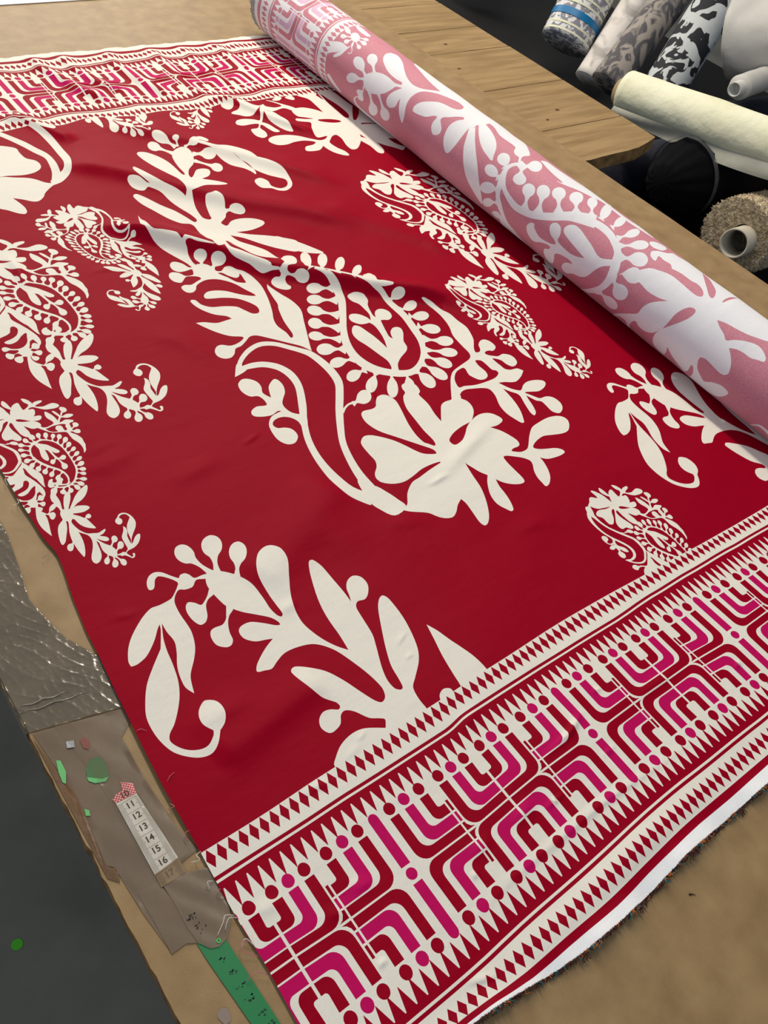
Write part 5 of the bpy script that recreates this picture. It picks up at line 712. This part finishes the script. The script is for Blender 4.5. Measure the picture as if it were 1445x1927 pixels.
# white measuring tape
M['tm_white'] = mat('tape_white', srgb(236, 234, 226), 0.45, srgb(216, 210, 196), 60)
M['tm_tan'] = mat('tape_covered', srgb(150, 126, 94), 0.35, srgb(134, 110, 80), 60)
M['ink'] = mat('black_ink', srgb(26, 24, 24), 0.6); M['ink_faded'] = mat('faded_black_ink', srgb(92, 80, 68), 0.6)
def dots(name, base, dot, scale):
    m = bpy.data.materials.new(name); m.use_nodes = True; nt = m.node_tree; N = nt.nodes; Lk = nt.links; b = N['Principled BSDF']; b.inputs['Roughness'].default_value = 0.5
    tc = N.new('ShaderNodeTexCoord'); mp = N.new('ShaderNodeMapping'); mp.inputs['Rotation'].default_value = (0, 0, PI/4); Lk.new(tc.outputs['Object'], mp.inputs['Vector'])
    vt = N.new('ShaderNodeTexVoronoi'); vt.inputs['Scale'].default_value = scale; vt.inputs['Randomness'].default_value = 0.0; Lk.new(mp.outputs[0], vt.inputs['Vector'])
    r = N.new('ShaderNodeValToRGB'); r.color_ramp.interpolation = 'LINEAR'; r.color_ramp.elements[0].position = 0.33; r.color_ramp.elements[1].position = 0.42
    r.color_ramp.elements[0].color = dot; r.color_ramp.elements[1].color = base; Lk.new(vt.outputs['Distance'], r.inputs[0]); Lk.new(r.outputs[0], b.inputs['Base Color'])
    return m
M['tm_red'] = dots('tape_red_dotted', srgb(196, 6, 40), srgb(240, 190, 190), 560)
M['tm_green'] = dots('tape_green_dotted', srgb(4, 122, 68), srgb(176, 240, 180), 520)
mt = setp(empty('measuring_tape', (-3.2*U, 3.5*U, .001)), 'white measuring tape piece reading 11 to 17, taped onto the board edge', 'measuring tape')
def strip(name, P, z, m, parent, t=.0004):
    V = [(x*U, y*U, z) for x, y in P]+[(x*U, y*U, z+t) for x, y in P]; n = len(P)
    return mesh_obj(name, V, [tuple(range(n))[::-1], tuple(range(n, 2*n))]+[(i, (i+1) % n, n+(i+1) % n, n+i) for i in range(n)], m, parent, smooth=False)
strip('white_band', [(-4.12, 7.05), (-4.18, 0.25), (-2.05, 0.45), (-2.35, 6.95)], .0014, M['tm_white'], mt)
strip('covered_band', [(-4.18, 0.25), (-4.2, -0.9), (-2.12, -0.9), (-2.05, 0.45)], .0014, M['tm_tan'], mt)['label'] = 'brownish tape end covered by packing tape'
strip('red_band', [(-4.22, 7.5), (-4.12, 7.08), (-2.38, 6.98), (-2.2, 7.9), (-3.0, 8.55), (-3.2, 7.8), (-3.8, 7.75)], .0014, M['tm_red'], mt)
def numeral(txt, x, y, size, rot, parent, m='ink', z=.00185):
    cu = bpy.data.curves.new('numeral', 'FONT'); cu.body = txt; cu.size = size; cu.align_x = 'CENTER'; cu.align_y = 'CENTER'; cu.extrude = .00003; cu.offset = size*0.018
    t_ = bpy.data.objects.new('t', cu); COL.objects.link(t_); bpy.context.view_layer.update(); me = bpy.data.meshes.new_from_object(t_.evaluated_get(bpy.context.evaluated_depsgraph_get())); bpy.data.objects.remove(t_)
    me.materials.clear(); me.materials.append(M[m]); o = bpy.data.objects.new('numeral', me); COL.objects.link(o); o.parent = parent; o.matrix_parent_inverse = Matrix.Translation(-Vector(parent.location))
    o.location = (x*U, y*U, z); o.rotation_euler = (0, 0, rot)
for n_, y in ((10, 7.35), (11, 6.33), (12, 5.23), (13, 4.1), (14, 3.0), (15, 1.93), (16, 0.82), (17, -0.3)):
    numeral(str(n_), -3.2, y, .0068, 0.02, mt, 'ink' if n_ < 17 else 'ink_faded', .0019)
V = []; F = []
def tick(x0, x1, y):
    b = len(V); w = .00012; V.extend([(x0*U, y*U-w, .00183), (x1*U, y*U-w, .00183), (x1*U, y*U+w, .00183), (x0*U, y*U+w, .00183)]); F.append((b, b+1, b+2, b+3))
for k in range(7):
    y = 6.9-1.107*k-.1
    tick(-4.1, -2.2, y)
    for j in range(10):
        yy = y-j*.1107; l = .42 if j != 5 else .55
        if yy > -.85: tick(-4.13, -4.13+l, yy); tick(-2.2-l+.02*k*0, -2.2, yy)
mesh_obj('tick_marks', V, F, M['ink'], mt, smooth=False)
gt = setp(empty('measuring_tape', (-2.8*U, -10*U, .001)), 'green dotted measuring tape running out of the frame at the lower left', 'measuring tape')
strip('green_band', [(-3.95, -5.9), (-3.88, -7.5), (-3.3, -14), (-2.9, -19), (-1.3, -19), (-1.68, -14), (-2.02, -7), (-2.1, -5.9)], .0006, M['tm_green'], gt)
V = []; F = []
for k in range(9):
    for j in range(9):
        x = -2.9+random.gauss(0, .22)+k*.13; y = -8.0-k*1.15+random.gauss(0, .12); b = len(V); r = random.uniform(.05, .12)
        V.extend([(x+r*math.cos(a))*U if q == 0 else ((y+r*math.sin(a))*U if q == 1 else .00104) for a in (0,) for q in (0,)] and [((x+r*math.cos(a))*U, (y+r*math.sin(a)*.7)*U, .00104) for a in (0.3, 1.4, 2.8, 4.0, 5.2)]); F.append(tuple(range(b, b+5)))
mesh_obj('worn_print', V, F, mat('faded_ink', srgb(10, 52, 40), 0.6), gt, smooth=False)
M['green_paper'] = mat('light_green_paper', srgb(104, 190, 116), 0.6)
M['green_dark'] = mat('green_paper_under_tape', srgb(74, 112, 72), 0.25, srgb(84, 124, 80), 30)
g1 = setp(empty('green_scrap', (-4.2*U, 10.4*U, .001)), 'green paper scrap half covered by tape above the white measuring tape', 'scrap')
strip('scrap_body', [(-4.93, 10.87), (-4.37, 11.68), (-3.44, 11.57), (-3.25, 10.73), (-3.53, 9.52), (-4.1, 9.6), (-5.06, 10.38)], .0013, M['green_dark'], g1)
strip('bare_corner', [(-5.08, 10.4), (-4.1, 9.6), (-3.55, 9.5), (-3.96, 9.22), (-4.75, 9.55), (-5.1, 10.0)], .0012, M['green_paper'], g1)
for P, lb in (([(-6.53, 13.06), (-6.24, 12.87), (-6.27, 11.72), (-6.7, 10.74), (-6.88, 10.97), (-6.78, 12.05)], 'long light green paper strip at the board edge'), ([(-6.38, 8.0), (-6.11, 7.69), (-6.23, 7.22), (-6.52, 7.41)], 'tiny light green paper bit at the board edge, nearest the camera')):
    setp(strip('green_scrap', P, .0012, M['green_paper'], None), lb, 'scrap')
setp(strip('foil_scrap', [(-5.17, 14.21), (-4.59, 13.97), (-4.77, 13.36), (-5.34, 13.6)], .0016, mat('pale_foil', srgb(176, 178, 186), 0.4), None), 'pale grey foil scrap stuck under the tape by the green scrap', 'scrap')
setp(strip('red_scrap', [(-4.2, 13.7), (-3.75, 13.9), (-3.5, 13.2), (-3.9, 12.6), (-4.2, 12.9)], .0012, mat('dull_red_paper', srgb(140, 66, 60), 0.5), None), 'small dull red scrap stuck under the tape', 'scrap')
P = [(-2.54+.17*math.cos(a), -6.72+.17*math.sin(a)) for a in np.linspace(0, 2*PI, 17)[:-1]]; Pi = [(-2.54+.09*math.cos(a), -6.72+.09*math.sin(a)) for a in np.linspace(0, 2*PI, 17)[:-1]]
V = [(x*U, y*U, .0022) for x, y in P]+[(x*U, y*U, .0022) for x, y in Pi]; setp(mesh_obj('green_ring', V, [(i, (i+1) % 16, 16+(i+1) % 16, 16+i) for i in range(16)], mat('bright_green', srgb(40, 210, 96), 0.5), smooth=False), 'tiny bright green ring on the dark tape patch', 'ring')
V = []; F = []
for k in range(22):
    x = -3.3+random.gauss(0, .28); y = (-4.0+.25*(x+3.3)+random.gauss(0, .12)) if k < 14 else -5.3+random.gauss(0, .3); bb = len(V); w_ = random.uniform(.02, .09)
    V += [((x-w_)*U, (y-.04)*U, .00185), ((x+w_*.6)*U, (y-.05)*U, .00185), ((x+w_)*U, (y+.05)*U, .00185), ((x-w_*.5)*U, (y+.06)*U, .00185)]; F.append((bb, bb+1, bb+2, bb+3))
patch = [o for o in bpy.data.objects if o.get('label', '').startswith('rounded dark tape patch')][0]
mesh_obj('ink_fleck', V, F, M['ink'], patch, smooth=False)
V = [(x*U, y*U, .0005) for x, y in [(-4.7+.42*math.cos(a)*(1+.12*math.sin(3*a)), -11.3+.62*math.sin(a)*(1+.1*math.cos(2*a))) for a in np.linspace(0, 2*PI, 19)[:-1]]]
setp(mesh_obj('glue_spot', V, [tuple(range(18))], mat('lilac_glue', srgb(140, 124, 116), 0.5), smooth=False), 'greyish lilac glue spot on the bare board beside the green measuring tape', 'stain')
V = [(-14.52*U+.0085*math.cos(a), 33.1*U+.0085*math.sin(a), -.8492) for a in np.linspace(0, 2*PI, 21)[:-1]]
setp(mesh_obj('green_dot', V, [tuple(range(20))], mat('green_sticker', srgb(78, 190, 40), 0.5), smooth=False), 'round green sticker on the dark floor', 'sticker')
v, f = tube_mesh([[Vector((x*U, y*U, .0006)) for x, y in ((CHIPX, CHIPY), (CHIPX+.25, CHIPY-.12), (CHIPX+.5, CHIPY-.4))]], lambda t: .0006*(1.2-t), 5)
setp(mesh_obj('splinter', v, f, mat('dark_wood_splinter', srgb(40, 30, 24), .8)), 'small dark splinter on the bare board at the lower right', 'splinter')
# ------------------------------------------------------------------ rolls stacked behind the table
M['bench'] = mat('dark_bench', srgb(9, 9, 11), 0.9, srgb(15, 15, 18), 8)
be = setp(empty('storage_bench', (2.3, 1.3, -.85)), 'low dark bench behind the table, carrying the stacked fabric rolls', 'bench')
v, f = box_geo(157.5*U, 330*U, 20*U, 300*U, -.42, -.3765); mesh_obj('bench_top', v, f, M['bench'], be, smooth=False)
for x, y in ((160, 25), (325, 25), (160, 295), (325, 295)):
    v, f = box_geo((x-3)*U, (x+3)*U, (y-3)*U, (y+3)*U, -.85, -.42); mesh_obj('leg', v, f, M['bench'], be, smooth=False)
def pmat(name, c1, c2, scale, kind='noise', thr=(0.48, 0.52), stretch=(1, 1, 1), rough=.75):
    m = bpy.data.materials.new(name); m.use_nodes = True; nt = m.node_tree; N = nt.nodes; Lk = nt.links; b = N['Principled BSDF']; b.inputs['Roughness'].default_value = rough
    tc = N.new('ShaderNodeTexCoord'); mp = N.new('ShaderNodeMapping'); mp.inputs['Scale'].default_value = stretch; Lk.new(tc.outputs['Object'], mp.inputs['Vector'])
    if kind == 'noise': t = N.new('ShaderNodeTexNoise'); t.inputs['Detail'].default_value = 2; t.inputs['Distortion'].default_value = 1.2; out = t.outputs['Fac']
    else: t = N.new('ShaderNodeTexVoronoi'); t.feature = 'DISTANCE_TO_EDGE' if kind == 'vein' else 'F1'; out = t.outputs['Distance']
    t.inputs['Scale'].default_value = scale; Lk.new(mp.outputs[0], t.inputs['Vector'])
    r = N.new('ShaderNodeValToRGB'); r.color_ramp.elements[0].position = thr[0]; r.color_ramp.elements[1].position = thr[1]; r.color_ramp.elements[0].color = c1; r.color_ramp.elements[1].color = c2
    Lk.new(out, r.inputs[0]); Lk.new(r.outputs[0], b.inputs['Base Color'])
    n2 = N.new('ShaderNodeTexNoise'); n2.inputs['Scale'].default_value = 14; n2.inputs['Detail'].default_value = 5; Lk.new(tc.outputs['Object'], n2.inputs['Vector'])
    bp = N.new('ShaderNodeBump'); bp.inputs['Strength'].default_value = .5; bp.inputs['Distance'].default_value = .006; Lk.new(n2.outputs['Fac'], bp.inputs['Height']); Lk.new(bp.outputs[0], b.inputs['Normal'])
    return m
def frame(p0, p1):
    ax = (Vector(p1)-Vector(p0)).normalized(); a = ax.cross(Vector((0, 0, 1))).normalized(); b = a.cross(ax); return ax, a, b
def cyl(name, p0, p1, r, m, parent, wob=.03, nseg=60, nr=40, caps=True, fold=0.0, seed=0, rfun=None):
    p0 = Vector(p0)*U; p1 = Vector(p1)*U; ax, a, b = frame(p0, p1); L = (p1-p0).length; V = []; F = []
    for i in range(nseg+1):
        u = i/nseg
        for j in range(nr):
            t = 2*PI*j/nr; rr = r*U*(1+wob*math.sin(3*t+u*9+seed)*.5+wob*math.sin(u*23+t+seed)*.4+fold*max(0, math.sin(u*31+2*math.sin(t*2+seed)))**3*.5)
            if rfun: rr *= rfun(u, t)
            V.append(p0+ax*(L*u)+(a*math.cos(t)+b*math.sin(t))*rr)
    for i in range(nseg):
        for j in range(nr): k = (j+1) % nr; F.append((i*nr+j, i*nr+k, (i+1)*nr+k, (i+1)*nr+j))
    if caps:
        c0 = len(V); V.append(p0+ax*.002); V.append(p1)
        for j in range(nr): k = (j+1) % nr; F.append((c0, k, j)); F.append((c0+1, nseg*nr+j, nseg*nr+k))
    return mesh_obj(name, V, F, m, parent)
def hollow(name, p0, p1, r, m, parent, th=.35):
    p0 = Vector(p0)*U; p1 = Vector(p1)*U; ax, a, b = frame(p0, p1); n = 32; V = []; F = []
    for c, rr in ((p0, r), (p1, r), (p1, r-th), (p0, r-th)):
        for j in range(n): t = 2*PI*j/n; V.append(c+(a*math.cos(t)+b*math.sin(t))*rr*U)
    for q in range(4):
        for j in range(n): k = (j+1) % n; F.append((q*n+j, q*n+k, ((q+1) % 4)*n+k, ((q+1) % 4)*n+j))
    return mesh_obj(name, V, F, m, parent)
def ext(p0, p1, L):
    p0 = Vector(p0); d = (Vector(p1)-p0).normalized(); return tuple(p0+d*L)
def broll(p0, p1, r, m, label, core=None, corer=2.4, L=None, wob=.03, fold=0.0, seed=0, name='fabric_roll', rfun=None, corelen=3.2):
    if L: p1 = ext(p0, p1, L)
    e = empty(name, Vector(p0)*U); setp(e, label, 'fabric roll', 'fabric rolls stored behind the worktable')
    cyl('wound_cloth', p0, p1, r, m, e, wob, seed=seed, fold=fold, rfun=rfun)
    if core:
        q = tuple(Vector(p0)-(Vector(p1)-Vector(p0)).normalized()*corelen); hollow('core_tube', q, ext(p0, p1, 8), corer, M[core], e)
    return e
M['b_gray'] = pmat('grey_medallion_print', srgb(140, 142, 154), srgb(232, 232, 236), 38, 'noise', (.47, .53))
M['b_white'] = pmat('white_floral_print', srgb(248, 242, 238), srgb(196, 190, 186), 14, 'noise', (.48, .62))
M['b_grey'] = pmat('grey_veined_cloth', srgb(84, 82, 88), srgb(160, 152, 146), 30, 'noise', (.42, .55), (1, 1, .5))
M['b_bw'] = pmat('black_white_floral', srgb(22, 24, 34), srgb(196, 202, 206), 21, 'noise', (.485, .505))
M['b_satin'] = mat('grey_satin', srgb(206, 205, 202), .5, srgb(184, 182, 180), 6, .4, 12, bdist=.01)
M['b_cream'] = mat('pale_cream_cloth', srgb(226, 226, 196), .7, srgb(236, 236, 214), 8, .6, 22, bdist=.008)
M['b_flap'] = mat('thin_grey_flap', srgb(176, 176, 164), .6, srgb(150, 150, 142), 10, .4, 20, bdist=.006)
M['b_black'] = mat('black_cloth', srgb(8, 8, 11), .95, srgb(14, 14, 18), 12, .5, 20, .1, bdist=.008)
M['b_navy'] = mat('navy_cloth', srgb(20, 22, 36), .8, srgb(30, 32, 48), 12, .5, 20, bdist=.008)
M['b_blue'] = mat('blue_band', srgb(20, 120, 180), .4)
M['b_wrap'] = mat('plastic_wrap', srgb(84, 84, 92), .25, alpha=.55)
M['pile'] = mat('beige_carpet_pile', srgb(172, 154, 126), .9, srgb(232, 216, 188), 120)
g = broll((244.4, 184.6, -30.5), (261.2, 191.1, -6.5), 8.6, M['b_gray'], 'fat grey roll printed with medallions and key border, tied with a blue band', L=150, wob=.02)
def band(parent, p0, p1, L0, L1, r, m, name):
    a = ext(p0, p1, L0); b = ext(p0, p1, L1); return cyl(name, a, b, r, m, parent, .0, 2, 40, caps=False)
band(g, (244.4, 184.6, -30.5), (261.2, 191.1, -6.5), 6.2, 8.4, 8.85, M['b_blue'], 'blue_band')
for L0 in (1, 3.2, 10.2, 12.2, 15.5, 17, 24): band(g, (244.4, 184.6, -30.5), (261.2, 191.1, -6.5), L0, L0+.7, 8.75, M['b_cream'], 'printed_stripe')
broll((244.4, 170.2, -36.5), (270.0, 177.3, -7.4), 4.7, M['b_white'], 'slim white floral fabric roll leaning between two grey rolls', L=150)
broll((229.5, 151.2, -28.5), (257.5, 156.3, -0.4), 5.6, M['b_grey'], 'dark grey veined fabric roll leaning right of the white floral roll', L=150, fold=.06, seed=2)
broll((224.7, 131.3, -33.5), (258.7, 140.8, 7.1), 6.4, M['b_bw'], 'black and white floral fabric roll standing behind the cream roll', L=130, fold=.03, seed=4)
s_ = broll((226.7, 114.9, 0.0), (233.6, 97.5, 7.6), 10.5, M['b_satin'], 'loosely wound grey satin fabric roll at the top right', L=70, wob=.09, fold=.12, seed=1)
c_ = broll((187.7, 114.7, -10.7), (193.4, 67.7, -4.8), 5.5, M['b_cream'], 'pale cream fabric roll with a cardboard core, lying across the stack', 'card', 3.1, wob=.025, fold=.03, L=87, corelen=2.4)
# loose flap hanging from the cream roll
p0 = Vector((187.7, 114.7, -10.7)); p1 = Vector(ext((187.7, 114.7, -10.7), (193.4, 67.7, -4.8), 87)); ax, a, b = frame(p0, p1); V = []; F = []
for i in range(41):
    u = i/40
    for j in range(9):
        w = j/8; ang = math.radians(205+18*math.sin(u*5)); side = -1
        hang = (.6+3.2*math.sin(PI*min(1, u*1.1+.08))**.7)*w
        base = p0+(p1-p0)*(u*.98+.01)
        q = base-a*0+Vector((-1, -.1, 0)).normalized()*(5.3+.8*w+.5*math.sin(u*11+w*3))*1.0+Vector((0, 0, -1))*(2.0+hang)
        V.append(q*U)
for i in range(40):
    for j in range(8): k = i*9+j; F.append((k, k+1, k+10, k+9))
mesh_obj('loose_flap', V, F, M['b_flap'], c_)
bk = broll((174.7, 87.3, -19.0), (218.0, 87.5, -20.5), 9.3, M['b_black'], 'fat black fabric roll below the cream roll, held by a plastic band', L=60, wob=.03, rfun=lambda u, t: min(1.0, .45+.55*math.sin(min(1, u*5)*PI/2))*(1+.09*max(0, 1-u*4)*math.sin(t*13)))
band(bk, (174.7, 87.3, -19.0), (218.0, 87.5, -20.5), 8, 9.6, 9.75, M['b_wrap'], 'plastic_band')
broll((172, 90, -35.6), (216, 90, -35.6), 6.0, M['b_black'], 'black fabric roll at the bottom of the stack, under the banded one', L=80, seed=3)
broll((186, 112, -33), (240, 108, -33), 8, M['b_navy'], 'navy fabric roll lying on the bench behind the black rolls', L=80, seed=5)
broll((222, 104, -18.5), (250, 100, -18), 6.0, M['b_navy'], 'dark navy fabric roll behind the cream roll at the right edge', L=60, seed=6)
broll((208.9, 96.9, -3.8), (228.6, 100.0, -4.0), 3.0, M['b_satin'], 'small grey fabric roll end lying between the navy and grey rolls', 'b_satin', 1.8, L=26)
tb2 = hollow('cardboard_tube', (265.2, 154.3, -12.9), (288.5, 159.3, -14.1), 2.7, M['card'], None); setp(tb2, 'empty cardboard tube poking out between the leaning rolls', 'tube')
bn = broll((253.4, 243.9, -31.0), (266.9, 250.0, -16), 11, M['b_bw'], 'blue and cream printed fabric bundle behind the planks at the top', L=90, seed=8)
M['b_blcr'] = pmat('blue_cream_print', srgb(190, 188, 172), srgb(60, 110, 140), 14, 'noise', (.5, .58))
for ch in bn.children: ch.data.materials[0] = M['b_blcr']
# carpet roll with its tube
cp = setp(empty('carpet_roll', Vector((180.6, 66.8, -24.0))*U), 'shaggy beige carpet roll on a cardboard tube, lowest at the right', 'carpet roll')
cd = Vector((34.9, 0.6, -3.2)).normalized()
c0 = Vector((180.6, 66.2, -22.6)); c1 = c0+cd*44
cyl('carpet_body', c0, c1, 8.8, M['pile'], cp, .02, caps=False)
ax, a, b = frame(c0*U, c1*U); V = []; F = []; cc = Vector((0, -3.6, 1.2))*.5
for j in range(40):
    t = 2*PI*j/40; d = a*math.cos(t)+b*math.sin(t); V += [(c0+d*8.8)*U, (c0+cc+d*3.2)*U]
for j in range(40): k = (j+1) % 40; F.append((2*j, 2*j+1, 2*k+1, 2*k))
mesh_obj('wound_layers', V, F, M['pile'], cp)
hollow('cardboard_tube', c0-cd*7.0+Vector((0, -3.6, 1.2)), c0+cd*4+Vector((0, -1.8, 0)), 3.4, mat('grey_tube', srgb(196, 188, 172), .6), cp, .45)
ax, a, b = frame(c0*U, c1*U); V = []; F = []
for i in range(9000):
    t = random.uniform(0, 2*PI)
    if random.random() < .35: r = random.uniform(3.9, 8.9); p = c0+cc*(1-(r-3.9)/5)+(a*math.cos(t)+b*math.sin(t))*r; n = -ax+(a*math.cos(t)+b*math.sin(t))*.3
    else: l = random.uniform(0, 36); p = c0+ax*l+(a*math.cos(t)+b*math.sin(t))*8.8; n = a*math.cos(t)+b*math.sin(t)
    n = (n+Vector((random.gauss(0, .6), random.gauss(0, .6), random.gauss(0, .6)))).normalized(); s = n.cross(Vector((.3, .5, .8))).normalized()*.16; k = len(V); s2 = n.cross(s).normalized()*.16
    V += [(p+s)*U, (p-s*.5+s2)*U, (p-s*.5-s2)*U, (p+n*random.uniform(.35, .9))*U]; F += [(k, k+1, k+3), (k+1, k+2, k+3), (k+2, k, k+3)]
o = mesh_obj('carpet_pile', V, F, M['pile'], cp, smooth=False); o['kind'] = 'stuff'
